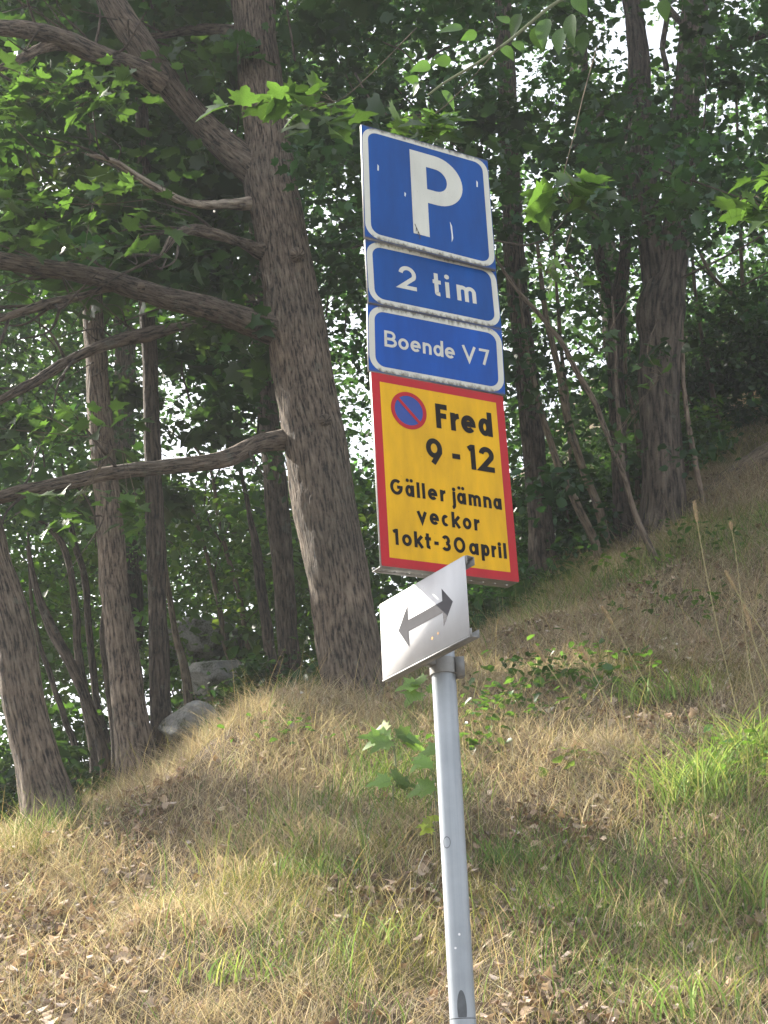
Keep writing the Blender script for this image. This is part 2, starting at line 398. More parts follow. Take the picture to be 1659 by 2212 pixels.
for nm, pts, mat in limbs:
    pts = [(q[0], q[1], q[2], (q[3] * 1.6 if len(q) > 3 else 0)) for q in pts]
    P, rr = px_path(pts, mY)
    rr = rr.copy(); rr[0] *= 1.35
    tube_obj(nm, P, rr, mat, main, mg, seg=28, rings=150, rough=.0075, wob=.07, off=random.random() * 30)
    D_ = catmull(P, 60)
    for k_ in range(7 if mat is M_bark else 3):
        i_ = random.randint(14, 56); b_ = D_[i_]; t_ = D_[min(59, i_ + 2)] - D_[i_ - 2]; t_ = t_ / np.linalg.norm(t_)
        dv = t_ * .7 + rng.normal(0, .55, 3) + np.array([0, 0, .25]); dv /= np.linalg.norm(dv); L_ = random.uniform(.25, .75)
        e_ = b_ + dv * L_ + rng.normal(0, .06, 3)
        tube_obj('twig', np.array([b_, b_ + dv * L_ * .5 + rng.normal(0, .03, 3), e_]), np.array([.011, .007, .003]), M_barkd, main, mg, seg=7, rings=14, wob=.05)
        f_ = b_ + dv * L_ * .5; tube_obj('twig', np.array([f_, f_ + dv * .1 + rng.normal(0, .06, 3), f_ + dv * .25 + rng.normal(0, .12, 3)]), np.array([.006, .004, .002]), M_barkd, main, mg, seg=6, rings=8)
# knots on the trunk
for px, py, w in ((640, 548, 26), (700, 905, 22)):
    if w:
        P, rr = px_path([(px, py, w, -.12), (px + 3, py + 2, w * 1.2, -.19), (px + 5, py + 3, w * .5, -.215)], mY)
        tube_obj('knot', P, rr, M_bark, main, mg, seg=14, rings=10, rough=.004)

T = lambda *a, **k: tree(*a, **k)
T('tree', 'thick trunk leaning out of the left edge, furthest left of the roadside trees', 'tree', [(105, 1735, 115), (75, 1620, 96), (50, 1500, 92), (28, 1380, 88), (0, 1250, 80), (-45, 1080, 72), (-90, 850, 60), (-130, 500, 44), (-160, 0, 30)], M_bark, seg=40, rings=200, rough=.007)
T('tree', 'medium trunk with pale left edge, left one of the pair before the grey boulder', 'tree', [(295, 1650, 90), (278, 1540, 76), (262, 1400, 68), (247, 1270, 62), (235, 1120, 60), (222, 980, 54), (210, 820, 48), (200, 680, 44), (190, 450, 38), (175, 100, 30), (160, -300, 18)], M_bark, Yfix=9.4, seg=36, rings=200, rough=.006)
T('tree', 'slimmer dark trunk, right one of the pair in front of the grey boulder', 'tree', [(350, 1615, 52), (345, 1500, 44), (340, 1350, 42), (337, 1200, 40), (334, 1050, 38), (328, 880, 36), (320, 700, 34), (312, 400, 28), (300, 50, 22), (290, -300, 14)], M_barkd, Yfix=9.6, seg=30, rings=160, rough=.005)
T('tree', 'dark trunk standing close behind the left side of the big furrowed maple', 'tree', [(628, 1480, 56), (620, 1360, 46), (608, 1220, 46), (596, 1060, 50), (580, 900, 46), (560, 700, 40), (545, 450, 34), (420, 100, 30), (400, -300, 16)], M_barkd, Yfix=11.5, seg=30, rings=140, rough=.006)
T('tree', 'short dark leaning trunk beside the dark trunk behind the big maple', 'tree', [(592, 1478, 30), (580, 1380, 24), (565, 1280, 20), (545, 1150, 16), (520, 1020, 12), (480, 850, 8)], M_barkd, Yfix=11.2, rings=80)
T('tree', 'straight grey-brown trunk just right of the yellow sign board', 'tree', [(1172, 1210, 64), (1166, 1120, 54), (1155, 1010, 50), (1146, 900, 52), (1132, 760, 48), (1118, 620, 46), (1105, 450, 44), (1098, 250, 42), (1085, 0, 36), (1070, -400, 20)], M_barkd, seg=30, rings=160, rough=.006)
pine, pg, pY = T('pine_tree', 'stout plated trunk forking into two stems, right of the signs', 'tree', [(1428, 1150, 110), (1430, 1060, 94), (1428, 950, 90), (1426, 850, 88), (1428, 750, 90), (1430, 670, 104), (1448, 570, 70), (1466, 460, 60), (1474, 340, 60), (1484, 200, 58), (1498, 60, 60), (1510, -150, 48), (1520, -500, 26)], M_pine, seg=44, rings=240, rough=.01)
P, rr = px_path([(1430, 690, 60), (1418, 600, 62), (1402, 480, 56), (1388, 360, 52, .1), (1382, 220, 50, .15), (1378, 90, 44, .2), (1360, -60, 36, .2), (1340, -400, 18, .3)], pY)
tube_obj('stem', P, rr, M_pine, pine, pg, seg=32, rings=120, rough=.008)
for pts in ([(1490, 130, 26), (1560, 105, 22, -.3), (1659, 70, 20, -.5), (1800, 30, 12, -.8)], [(1484, 60, 16), (1440, 20, 14, .1), (1400, -40, 10, .2)],
            [(1385, 170, 18, .1), (1340, 210, 14, .1), (1290, 260, 12, .1), (1230, 330, 7, .1)], [(1440, 150, 12), (1430, 60, 12, .2), (1455, -40, 9, .3)]):
    P, rr = px_path(pts, pY); tube_obj('branch', P, rr, M_pine, pine, pg, seg=12, rings=40, rough=.003, wob=.1)
f1, fg, fY = T('tree', 'slim dark trunk forking at mid height, immediately left of the stout pine', 'tree', [(1350, 1165, 48), (1342, 1050, 38), (1334, 900, 36), (1330, 760, 34), (1336, 660, 36), (1350, 540, 26), (1352, 400, 24), (1362, 200, 20), (1370, -100, 12)], M_barkd, rings=140, rough=.005)
P, rr = px_path([(1331, 690, 24), (1305, 600, 22), (1285, 480, 20), (1275, 330, 18), (1262, 120, 15), (1255, -200, 8)], fY)
tube_obj('stem', P, rr, M_barkd, f1, fg, seg=14, rings=60, rough=.003)
thin = [
 ('tree', 'long pale bare stem leaning left in front of the slim forked trunk', [(1425, 1226, 13), (1385, 1140, 12), (1350, 1030, 12), (1325, 960, 13), (1290, 880, 12), (1235, 790, 10), (1175, 690, 8), (1105, 610, 7), (1060, 540, 3)], M_palebark, None),
 ('tree', 'thin pale stem crossing the long pale leaning stem near the pine base', [(1415, 1215, 9), (1370, 1110, 10), (1345, 1010, 10), (1335, 900, 8), (1330, 780, 6), (1322, 640, 4)], M_palebark, None),
 ('tree', 'curved dark sapling trunk between the yellow sign and the slim forked trunk', [(1315, 1192, 22), (1295, 1100, 20), (1258, 1010, 18), (1232, 930, 18), (1212, 820, 15), (1180, 690, 12), (1160, 520, 8)], M_thin, 11.6),
 ('tree', 'leaning sapling trunk close beside the grey-brown trunk right of the yellow sign', [(1290, 1185, 20), (1250, 1090, 18), (1200, 980, 16), (1165, 880, 13), (1135, 740, 9), (1120, 600, 5)], M_thin, 11.4),
 ('tree', 'straight thin sapling rising left of the pale leaning stem', [(1262, 1180, 12), (1240, 1060, 10), (1225, 900, 9), (1208, 700, 8), (1190, 420, 5)], M_thin, 12.5),
 ('tree', 'thin sapling hugging the left flank of the stout pine', [(1388, 1160, 16), (1378, 1050, 14), (1372, 930, 13), (1350, 800, 10), (1345, 640, 8)], M_thin, 12.4),
 ('tree', 'thin pale stem on the bank just right of the stout pine', [(1520, 1100, 12), (1500, 1000, 11), (1485, 900, 10), (1478, 780, 9), (1470, 640, 6)], M_palebark, None),
 ('tree', 'thin leaning stem rising from the slope at right, second right of the pine', [(1590, 1020, 12), (1555, 920, 11), (1530, 800, 10), (1505, 660, 8), (1490, 500, 5)], M_thin, 12.8),
 ('tree', 'thin upright stem near the right edge above the fallen log', [(1625, 985, 14), (1622, 850, 12), (1612, 700, 10), (1600, 500, 8), (1590, 200, 5)], M_thin, 13.2),
 ('tree', 'thin crooked stem at the right edge leaning left over dark shrubs', [(1720, 900, 14), (1670, 780, 13), (1600, 660, 11), (1540, 600, 8), (1500, 520, 5)], M_thin, 12.6),
 ('tree', 'dark sapling with a hooked crown between the two leftmost roadside trunks', [(205, 1640, 26), (180, 1500, 22), (165, 1380, 18), (160, 1270, 17), (140, 1180, 16), (100, 1135, 11), (80, 1125, 5)], M_barkd, 10.2),
 ('tree', 'leaning dark sapling just right of the leftmost thick trunk', [(225, 1650, 26), (190, 1530, 24), (145, 1430, 24), (110, 1360, 22), (80, 1280, 16), (60, 1180, 10)], M_barkd, 9.8),
 ('tree', 'upright dark sapling touching the left edge of the pale-edged trunk', [(248, 1640, 20), (232, 1500, 17), (222, 1380, 15), (228, 1260, 12), (215, 1120, 8)], M_barkd, 10.6),
 ('tree', 'forked dark sapling whose tips spread above the hooked sapling', [(240, 1655, 18), (210, 1520, 16), (190, 1350, 16), (180, 1240, 15), (160, 1170, 14), (145, 1080, 9), (130, 980, 6)], M_barkd, 11.0),
 ('tree', 'slender dark sapling low between leftmost trunk and hooked sapling', [(165, 1660, 16), (140, 1560, 14), (95, 1420, 12), (70, 1300, 9), (60, 1150, 6)], M_barkd, 10.8),
 ('tree', 'slim grey sapling in front of the mossy boulder', [(408, 1535, 20), (398, 1440, 18), (380, 1370, 15), (368, 1280, 12), (350, 1180, 8), (342, 1080, 5)], M_thin, 11.8),
 ('tree', 'thin dark stem leaning left behind the upper grey boulders', [(520, 1500, 12), (490, 1400, 11), (470, 1300, 10), (440, 1180, 8), (400, 1050, 5)], M_thin, 13.5),
 ('tree', 'thin arching stem behind the pair of trunks, right of the boulders', [(560, 1490, 12), (535, 1380, 11), (515, 1280, 10), (480, 1150, 9), (455, 1020, 6), (400, 940, 4)], M_thin, 14.0),
]
for nm, lab, pts, mat, Yf in thin:
    T(nm.replace('tree', 'sapling'), lab, 'sapling', pts, mat, Yfix=Yf, seg=12, rings=60, rough=.0025, flare=.2, wob=.08, group='thin saplings on the bank', part='stem', leafy=Yf is not None)
# trees outside the frame that carry the canopy shading the bank
for i, (x, y, h, r, lab) in enumerate([(-4.2, 9.5, 9, .2, 'tall trunk beyond the left edge behind the leaning one'), (-4.6, 13.0, 11, .25, 'far tall trunk beyond the left edge'), (4.6, 13, 10, .22, 'tall trunk on the upper slope beyond the right edge'),
                                     (-3.0, 17, 12, .16, 'distant straight trunk in the left background wood'), (0.6, 19, 13, .17, 'distant straight trunk in the centre background wood'), (3.6, 20, 13, .18, 'distant straight trunk in the right background wood')]):
    z = tz1(x, y); e = empty('tree', (x, y, z)); tag(e, lab, 'tree')
    P = np.array([[0, 0, -.3], [-.1, .1, h * .35], [-.25, .1, h * .7], [-.3, .2, h]]); 
    tube_obj('trunk', P, np.array([r * 1.15, r, r * .7, r * .2]), M_barkd, e, seg=20, rings=60, rough=.006, wob=.15, flare=.3, off=i * 5)
    trees.append((e, x, y, P + np.array([x, y, z])))

# ------------------------------------------------------------------ leaves
def leaf_shape(kind):
    if kind == 'maple':      # outline in xy, base at origin, tip at y=1
        o = [(0, 0), (.10, .02), (.30, -.06), (.27, .10), (.52, .18), (.40, .27), (.60, .56), (.34, .50), (.30, .58), (.17, .62), (.16, .80), (0, 1.0)]
        o = o + [(-x, y) for x, y in o[-2:0:-1]]
    elif kind == 'star':
        o = [(0, 0), (.28, .0), (.5, .22), (.36, .34), (.5, .6), (.2, .62), (0, 1)]
        o = o + [(-x, y) for x, y in o[-2:0:-1]]
    elif kind == 'ovate':
        o = [(0, 0), (.22, .1), (.33, .3), (.30, .55), (.16, .8), (0, 1.05)]
        o = o + [(-x, y) for x, y in o[-2:0:-1]]
    else:
        o = [(0, 0), (.32, .25), (.28, .7), (0, 1), (-.3, .68), (-.34, .3)]
    o = np.array(o); n = len(o)
    V = np.column_stack([o[:, 0], o[:, 1], .22 * np.abs(o[:, 0]) - .25 * o[:, 1] ** 2])
    c = np.array([[0, .42, -.04]])
    V = np.vstack([V, c])
    if kind == 'small':
        F = np.array([[0, 1, 2, 3], [0, 3, 4, 5]]); return V[:-1], F
    F = np.array([[n, i, (i + 1) % n] for i in range(n)])
    return V, F
def rotmats(n, tilt=.8, dirs=None):
    """random leaf orientations: normals scattered round up by tilt"""
    az = rng.uniform(0, 2 * math.pi, n); t = np.abs(rng.normal(0, tilt, n)); sp = rng.uniform(0, 2 * math.pi, n)
    nrm = np.stack([np.sin(t) * np.cos(az), np.sin(t) * np.sin(az), np.cos(t)], -1)
    a = np.stack([np.cos(sp), np.sin(sp), rng.normal(-.4, .3, n)], -1)
    a -= nrm * (a * nrm).sum(1)[:, None]; a /= np.linalg.norm(a, axis=1)[:, None]
    x = np.cross(a, nrm)
    return np.stack([x, a, nrm], -1)         # columns
def leaves_mesh(name, pos, size, kind, cols, mat, tilt=.8):
    V, F = leaf_shape(kind); n = len(pos); k = len(V)
    Rm = rotmats(n, tilt)
    W = V[None] * np.asarray(size)[:, None, None]
    W = W * (1 + rng.normal(0, .12, (n, 1, 3)))
    W = np.einsum('nij,nkj->nki', Rm, W) + pos[:, None]
    FF = (F[None] + (np.arange(n) * k)[:, None, None]).reshape(-1, F.shape[1])
    c = np.repeat(cols, k, axis=0)
    return mesh_np(name, W.reshape(-1, 3), FF, mat, False, col=c)

# gaps of open sky between the crowns (centre and radii as seen, kept open from every layer behind)
GAPS = [(1395, 70, 80, 115, .95), (1290, 60, 30, 60, .5), (400, 985, 80, 60, .9), (455, 1060, 70, 75, .9), (390, 880, 60, 60, .6), (640, 700, 22, 60, .5), (760, 690, 28, 60, .8), (770, 860, 35, 90, .8), (775, 1010, 25, 80, .6),
        (1200, 60, 40, 60, .35), (1215, 255, 45, 30, .7), (1560, 550, 40, 40, .6), (1250, 770, 70, 45, .7), (1245, 990, 55, 55, .75), (1370, 1010, 25, 45, .6), (1240, 690, 30, 25, .6), (690, 460, 40, 60, .6), (450, 560, 40, 30, .6),
        (480, 60, 60, 40, .6), (1590, 270, 60, 50, .5), (60, 430, 60, 40, .4), (20, 370, 40, 60, .5), (300, 900, 60, 60, .35), (1330, 540, 60, 30, .5), (1620, 560, 30, 30, .6), (620, 690, 20, 40, .5), (1120, 160, 50, 30, .5), (210, 820, 50, 40, .4),
        (1150, 420, 50, 60, .4), (1290, 1000, 40, 60, .5), (1560, 30, 70, 40, .6), (950, 120, 60, 30, .35), (560, 1010, 40, 60, .4), (1180, 820, 40, 80, .4)]
def gapfac(px, py, k=1.0):
    f = np.zeros_like(px)
    for gx, gy, rx, ry, s in GAPS:
        f = np.maximum(f, s * np.clip(1.6 - np.hypot((px - gx) / rx, (py - gy) / ry) * 1.0, 0, 1))
    return f * k
def clusters(n, xr, yr, Yr, dens=None):
    px = rng.uniform(*xr, n); py = rng.uniform(*yr, n); Y = rng.uniform(*Yr, n)
    P = np.stack([at(a, b, c) for a, b, c in zip(px, py, Y)])
    keep = np.ones(n, bool)
    if dens is not None: keep = rng.random(n) < dens(px, py, P)
    z = tz(P[:, 0], P[:, 1], False); keep &= P[:, 2] > z + .25
    return P[keep]
def fill(C, per, rad, size, green, jitter=.35, sizevar=.25):
    if rad >= .2: C = C[sunlit(C)]
    n = len(C) * per
    c = np.repeat(C, per, axis=0)
    d = rng.normal(0, 1, (n, 3)); d /= np.linalg.norm(d, axis=1)[:, None]
    d *= (rng.random(n) ** .5)[:, None] * np.repeat(rad * rng.uniform(.5, 1.3, len(C)), per)[:, None] * np.array([1.15, 1.15, .55])
    P = c + d
    s = size * rng.normal(1, sizevar, n).clip(.5, 1.6) * np.repeat(rng.uniform(.7, 1.45, len(C)), per)
    g = np.array(green)
    cc = np.repeat(np.exp(rng.normal(0, jitter * .6, (len(C), 1))), per, axis=0) * np.exp(rng.normal(0, jitter * .5, (n, 1))) * g[None]
    cc = cc * (1 + np.repeat(rng.normal(0, .10, (len(C), 3)), per, axis=0) * np.array([1, .3, .6]))
    cc = np.clip(cc, .005, .5)
    return P, s, cc, np.repeat(np.arange(len(C)), per)

def clump(P, f, thr, seed):           # uneven density in space
    v = fbm(P * f + seed * 3.1, 2); return np.clip((v - thr) * 6 + .5, 0, 1)
HOLES = []        # openings in the canopy through which the sun reaches the bank
for px_, py_, r_ in ((180, 1930, .75), (80, 2120, .8), (330, 2060, .7), (520, 1790, .42), (480, 2130, .5), (850, 2060, .32), (1190, 1880, .26), (1500, 1700, .42), (1390, 1530, .26), (1240, 2050, .3), (700, 1640, .25), (640, 1960, .3), (1620, 2120, .3), (1560, 1900, .25), (1130, 2150, .25)):
    HOLES.append((ground(px_, py_, 4.0), r_))
for px_, py_, Y_, r_ in ((845, 1600, 5.9, .25), (930, 1680, 5.7, .2), (915, 1330, 3.55, .3), (975, 1550, 3.6, .2), (990, 1850, 3.6, .2), (995, 2100, 3.6, .2), (675, 960, 8.3, .16), (700, 1150, 8.3, .14), (180, 190, 6.8, .5), (700, 240, 5.4, .35), (20, 180, 8.8, .4)):
    HOLES.append((at(px_, py_, Y_), r_))
SV = np.array(SUN)
def sunlit(P):
    k = np.ones(len(P), bool)
    for q, r_ in HOLES:
        d = P - q; t = d @ SV; k &= ~((t > .4) & (np.linalg.norm(d - t[:, None] * SV, axis=1) < r_ + .22))
    return k
leafsets = []     # (P, s, col, kind, tilt)
near = clusters(1500, (-500, 640), (-500, 1080), (8.4, 10.8), lambda x, y, P: clump(P, 1.3, .42, 1) * (1 - gapfac(x, y, .8)) * np.where(x > 520, .35, 1) * np.where(y > 950, .5, 1))
leafsets.append((*fill(near, 24, .26, .105, (.030, .068, .024))[:3], 'star', .75))
nearr = clusters(1700, (640, 2100), (-500, 500), (8.0, 10.5), lambda x, y, P: clump(P, 1.2, .5, 2) * (1 - gapfac(x, y)) * .8)
leafsets.append((*fill(nearr, 24, .26, .07, (.026, .066, .030))[:3], 'star', .8))
mid = clusters(6600, (-600, 2200), (-600, 1180), (10.0, 15.5), lambda x, y, P: clump(P, .9, .47, 3) * (1 - gapfac(x, y)) * np.where(y > 950, .55, 1))
leafsets.append((*fill(mid, 26, .30, .060, (.024, .062, .028))[:3], 'small', .9))
far = clusters(8500, (-900, 2500), (-600, 1420), (17, 29), lambda x, y, P: clump(P, .5, .45, 4) * (1 - gapfac(x, y)))
leafsets.append((*fill(far, 26, .55, .10, (.036, .092, .034))[:3], 'small', .9))
back = clusters(5200, (-1200, 2900), (-700, 1480), (31, 46), lambda x, y, P: clump(P, .3, .36, 14) * (1 - gapfac(x, y, .9)))
leafsets.append((*fill(back, 22, .9, .17, (.034, .085, .036))[:3], 'small', .9))
low = clusters(2600, (-300, 820), (1050, 1500), (13, 24), lambda x, y, P: clump(P, .8, .48, 5))
leafsets.append((*fill(low, 26, .40, .075, (.055, .115, .032))[:3], 'small', .9))
lowr = clusters(1500, (1050, 2200), (760, 1160), (13.5, 22), lambda x, y, P: clump(P, .8, .46, 6) * (1 - gapfac(x, y)) * np.where(x > 1440, 1, .6))
leafsets.append((*fill(lowr, 26, .40, .065, (.03, .066, .026))[:3], 'small', .9))
# canopy over the verge towards the sun (outside the frame, it dapples the bank)
def overhead(n, cen, ext, thr, seed):
    P = rng.uniform(-1, 1, (n, 3)) * np.array(ext) + np.array(cen)
    return P[rng.random(n) < clump(P, .55, thr, seed)]
SX = 1
oc = np.vstack([overhead(700, (-9.5, 13.5, 10.5), (4.5, 4.0, 1.5), .49, 27), overhead(1500, (-9.5, 21, 10.0), (5.5, 5.0, 5.0), .44, 17), overhead(700, (-3.5, 13.5, 12.0), (4, 3.0, 1.5), .47, 8)])
leafsets.append((*fill(oc, 22, .40, .12, (.05, .11, .03))[:3], 'small', .7))

tx = np.array([[t[1], t[2]] for t in trees])
acc = {i: {} for i in range(len(trees))}
for P, s, c, kind, tilt in leafsets:
    d = np.hypot(P[:, None, 0] - tx[None, :, 0], (P[:, None, 1] - tx[None, :, 1]))
    # thin saplings carry less
    pen = np.array([0.0 if t[0].name.startswith(('tree', 'maple', 'pine')) else .9 for t in trees])
    idx = np.argmin(d + pen[None], axis=1)
    for i in range(len(trees)):
        m = idx == i
        if m.sum() > 20: acc[i].setdefault(kind, []).append((P[m], s[m], c[m], tilt))
nl = 0
for i, (e, x, y, P_) in enumerate(trees):
    for kind, lst in acc[i].items():
        P = np.vstack([a[0] for a in lst]) - np.array(e.location)[None]; s = np.concatenate([a[1] for a in lst]); c = np.vstack([a[2] for a in lst])
        nl += len(P)
        o = link('crown', leaves_mesh('crown', P, s, kind, c, M_leaf, lst[0][3]), e); o['kind'] = 'stuff'
    # a few twigs inside the crown
    cand = [a for l in acc[i].values() for a in l]
    if not cand: continue
    LP = np.vstack([a[0] for a in cand]); parts = []; A = []; o = 0
    for k in range(min(26, len(LP) // 400)):
        a = LP[rng.integers(len(LP))]; tp = P_[max(1, int(len(P_) * rng.uniform(.3, .95))) - 1 if len(P_) > 4 else -2]
        dirv = a - tp; L = np.linalg.norm(dirv)
        b0 = a - dirv / L * min(L, .9)
        P3 = np.array([b0, (b0 + a) / 2 + rng.normal(0, .12, 3), a + rng.normal(0, .05, 3)]) - np.array(e.location)
        V, F, At = tube(P3, np.array([.009, .006, .003]), seg=5, rings=8)
        parts.append((V, F, At, o)); o += len(V)
    if parts:
        V = np.vstack([p[0] for p in parts]); F = [np.vstack([p[1][0] + p[3] for p in parts]), np.vstack([p[1][1] + p[3] for p in parts])]
        ob = link('twigs', mesh_np('twigs', V, F, M_barkd, True, attr3=np.vstack([p[2] for p in parts])), e); ob['kind'] = 'stuff'
print('leaves', nl)

# bushes behind the crest
def bush(px, py, Y, w, h, n, size, green, label, cat='bush', kind='small', zoff=0):
    p = at(px, py, Y); z = tz1(p[0], p[1]); e = empty('bush', (p[0], p[1], z)); tag(e, label, cat, None)
    C = rng.normal(0, 1, (n // 20 + 1, 3)); C /= np.linalg.norm(C, axis=1)[:, None]; C *= (rng.random(len(C)) ** .45)[:, None]
    C = C * np.array([w / 2, w / 2.5, h / 2]) + np.array([0, 0, h / 2 + zoff])
    P, s, c, _ = fill(C, 20, .16, size, green)
    P[:, 2] = np.maximum(P[:, 2], .02)
    o = link('foliage', leaves_mesh('foliage', P, s, kind, c, M_leaf), e); o['kind'] = 'stuff'
    for k in range(4):
        q = C[rng.integers(len(C))]
        tube_obj('stem', np.array([[q[0] * .15, q[1] * .15, -.05], [q[0] * .5, q[1] * .5, q[2] * .55], q]), np.array([.014, .009, .004]), M_thin, e, seg=6, rings=10, wob=.05)
    return e
dg = (.028, .062, .024); bgcol = (.045, .095, .03)
bush(580, 1420, 11.2, .75, .8, 1900, .06, dg, 'dark leafy bush between the grey boulders and the big maple')
bush(520, 1500, 10.4, .45, .4, 600, .055, dg, 'low dark bush right of the pale flat boulder')
bush(60, 1640, 9.4, 1.1, .8, 1500, .06, dg, 'dark bush at the foot of the leftmost thick trunk')
bush(30, 1560, 13, 1.6, 1.3, 2400, .06, dg, 'dark thicket filling the gap behind the leftmost trunk')
bush(390, 1440, 14.5, 1.1, .8, 1500, .055, bgcol, 'green bush between the pair of trunks and the tall grey boulder')
bush(500, 1545, 9.8, .35, .28, 260, .05, dg, 'low sprig of dark leaves at the foot of the tall grey boulder')
bush(180, 1560, 11.5, 1.5, 1.3, 2600, .06, bgcol, 'light green thicket behind the left saplings')
bush(400, 1380, 17.5, 1.6, 1.0, 1800, .055, bgcol, 'light green bush between the pair of trunks and the upper boulders')
bush(1240, 1150, 12.6, 1.4, .9, 2200, .055, dg, 'dark bush behind the trunk right of the yellow sign')
bush(1560, 940, 13.0, 1.8, 1.5, 3800, .055, dg, 'dark shrub mass on the upper right slope behind the thin stems')
bush(1700, 900, 12.5, 1.6, 1.6, 3000, .055, dg, 'dark shrub at the right edge above the fallen log')
bush(700, 1480, 11.5, 1.2, .7, 1500, .055, dg, 'low bush hidden behind the foot of the big maple')
bush(1480, 1040, 12.2, .9, .8, 1400, .05, (.05, .1, .03), 'small bush right of the pine foot')

n = 5200; yy = rng.uniform(9.5, 32, n); xx = yy * rng.uniform(-.33, .36, n); zz = tz(xx, yy)
ycr = 8.6 + .95 * xx + .1 * xx * xx; kp = (yy > np.maximum(ycr, 6) + .9) & (n2(xx, yy, .8, 44) > .34)
C = np.stack([xx, yy, zz + rng.uniform(.03, .32, n)], -1)[kp]
P, s_, c, _ = fill(C, 22, .19, .065, (.034, .082, .03))
o = link('undergrowth', leaves_mesh('undergrowth', P, s_, 'small', c, M_leaf)); tag(o, 'low green undergrowth covering the forest floor behind the crest', 'undergrowth', kind='stuff')
# ------------------------------------------------------------------ thin volume added to stand in for windscreen glare
hv_, hf_ = box_np(-410, 410, -410, 710, -2.4, 58)
hm = bpy.data.materials.new('veil_volume'); hm.use_nodes = True; hn = hm.node_tree.nodes; hn.remove(hn['Principled BSDF'])
pv = hn.new('ShaderNodeVolumePrincipled'); pv.inputs['Color'].default_value = (.9, .93, .95, 1); pv.inputs['Density'].default_value = .0024
hm.node_tree.links.new(pv.outputs[0], hn['Material Output'].inputs['Volume'])
tag(link('veil_stand_in', mesh_np('veil_stand_in', hv_, hf_, hm)), kind='stuff')

# ------------------------------------------------------------------ boulders, log
def boulder(px, py, Y, sx, sy, sz, label, seed, flat_=1.0, lift=0, rot=0):
    import bmesh
    p = at(px, py, Y); z = tz1(p[0], p[1])
    bm = bmesh.new(); bmesh.ops.create_icosphere(bm, subdivisions=5, radius=1)
    V = np.array([v.co[:] for v in bm.verts])
    r0 = np.random.default_rng(seed)
    for k in range(9):       # facets
        nn = r0.normal(0, 1, 3); nn /= np.linalg.norm(nn); dd = r0.uniform(.6, .9)
        ex = np.maximum((V @ nn) - dd, 0); V -= ex[:, None] * nn
    V *= 1 + (fbm(V * 2.2 + seed, 4) - .5)[:, None] * .16 + (fbm(V * 9 + seed, 3) - .5)[:, None] * .04
    V = V * np.array([sx, sy, sz]) / 2 * 1.15
    for v, c in zip(bm.verts, V): v.co = c
    me = bpy.data.meshes.new('boulder'); bm.to_mesh(me); bm.free(); me.materials.append(M_rock)
    me.polygons.foreach_set('use_smooth', np.ones(len(me.polygons), bool))
    o = link('boulder', me); o.location = (p[0], p[1], p[2] + lift); o.rotation_euler = (0, rot, rng.uniform(0, 1)); tag(o, label, 'boulder')
    return o
for b_ in BOULD: boulder(*b_[:8], rot=b_[8])
b0 = ground(1545, 1040, 6); P, rr = px_path([(1480, 1105, 26, -.2), (1545, 1058, 38, -.1), (1610, 1010, 46), (1700, 960, 54, .2), (1850, 880, 54, .4)], b0[1])
e = empty('fallen_log', tuple(b0)); tag(e, 'fallen grey log lying on the slope at the right edge', 'log')
tube_obj('log', P, rr, M_thin, e, b0, seg=24, rings=80, rough=.008, wob=.05)

# ------------------------------------------------------------------ grass and litter
def in_view(x, y, z, m=60):
    v = np.stack([x, y, z], -1); d = v @ fw; px = CX + FPX * (v @ ri) / d; py = CY - FPX * (v @ up) / d
    return (px > -m) & (px < 1659 + m) & (py > 700) & (py < 2212 + m), px, py
def scatter(n, dens=None, xr=(-4.5, 5.0), yr=(2.6, 14.5), offview=.12):
    out = []
    tot = 0
    while tot < n:
        k = int(n * 1.5)
        y = yr[0] + (yr[1] - yr[0]) * rng.random(k) ** 1.25; x = rng.uniform(*xr, k); z = tz(x, y)
        iv, px, py = in_view(x, y, z)
        keep = rng.random(k) < np.where(iv, 1, offview)
        if dens is not None: keep &= rng.random(k) < dens(x, y)
        out.append(np.stack([x, y, z], -1)[keep]); tot += keep.sum()
    return np.vstack(out)[:n]
def blades(name, base, h, w, lean, cols, mat, curl=.6, segs=3, dirbias=(0, 0)):
    n = len(base); az = rng.uniform(0, 2 * math.pi, n)
    d = np.stack([np.cos(az) + dirbias[0], np.sin(az) + dirbias[1]], -1); d /= np.linalg.norm(d, axis=1)[:, None]
    side = np.stack([-d[:, 1], d[:, 0], np.zeros(n)], -1)
    tw = rng.uniform(0, math.pi, n); side = side * np.cos(tw)[:, None] + np.stack([d[:, 0], d[:, 1], np.zeros(n)], -1) * np.sin(tw)[:, None]
    pts = []; ang = lean.copy(); p = base.copy(); seg = h / segs
    V = []; 
    for k in range(segs + 1):
        wk = w * (1 - (k / segs) ** 1.5)
        if k < segs: V += [p - side * wk[:, None] / 2, p + side * wk[:, None] / 2]
        else: V += [p]
        dv = np.stack([d[:, 0] * np.sin(ang), d[:, 1] * np.sin(ang), np.cos(ang)], -1)
        p = p + dv * seg[:, None]; ang = ang + curl * rng.uniform(.3, 1.3, n)
    k = len(V); V = np.stack(V, 1).reshape(-1, 3); o = (np.arange(n) * k)[:, None]
    Q = [np.hstack([o + 2 * i, o + 2 * i + 1, o + 2 * i + 3, o + 2 * i + 2]) for i in range(segs - 1)]
    Tt = np.hstack([o + 2 * (segs - 1), o + 2 * (segs - 1) + 1, o + 2 * segs])
    return mesh_np(name, V, ([np.vstack(Q)] if Q else []) + [Tt], mat, False, col=np.repeat(cols, k, axis=0))
def mixcols(n, a, t, var=.25):
    a = np.array(a, float); c = a[rng.choice(len(a), n, p=np.array(t) / sum(t))]
    return np.clip(c * np.exp(rng.normal(0, var, (n, 1))), .01, .8)
patch = lambda x, y: n2(x, y, 1.3, 21)
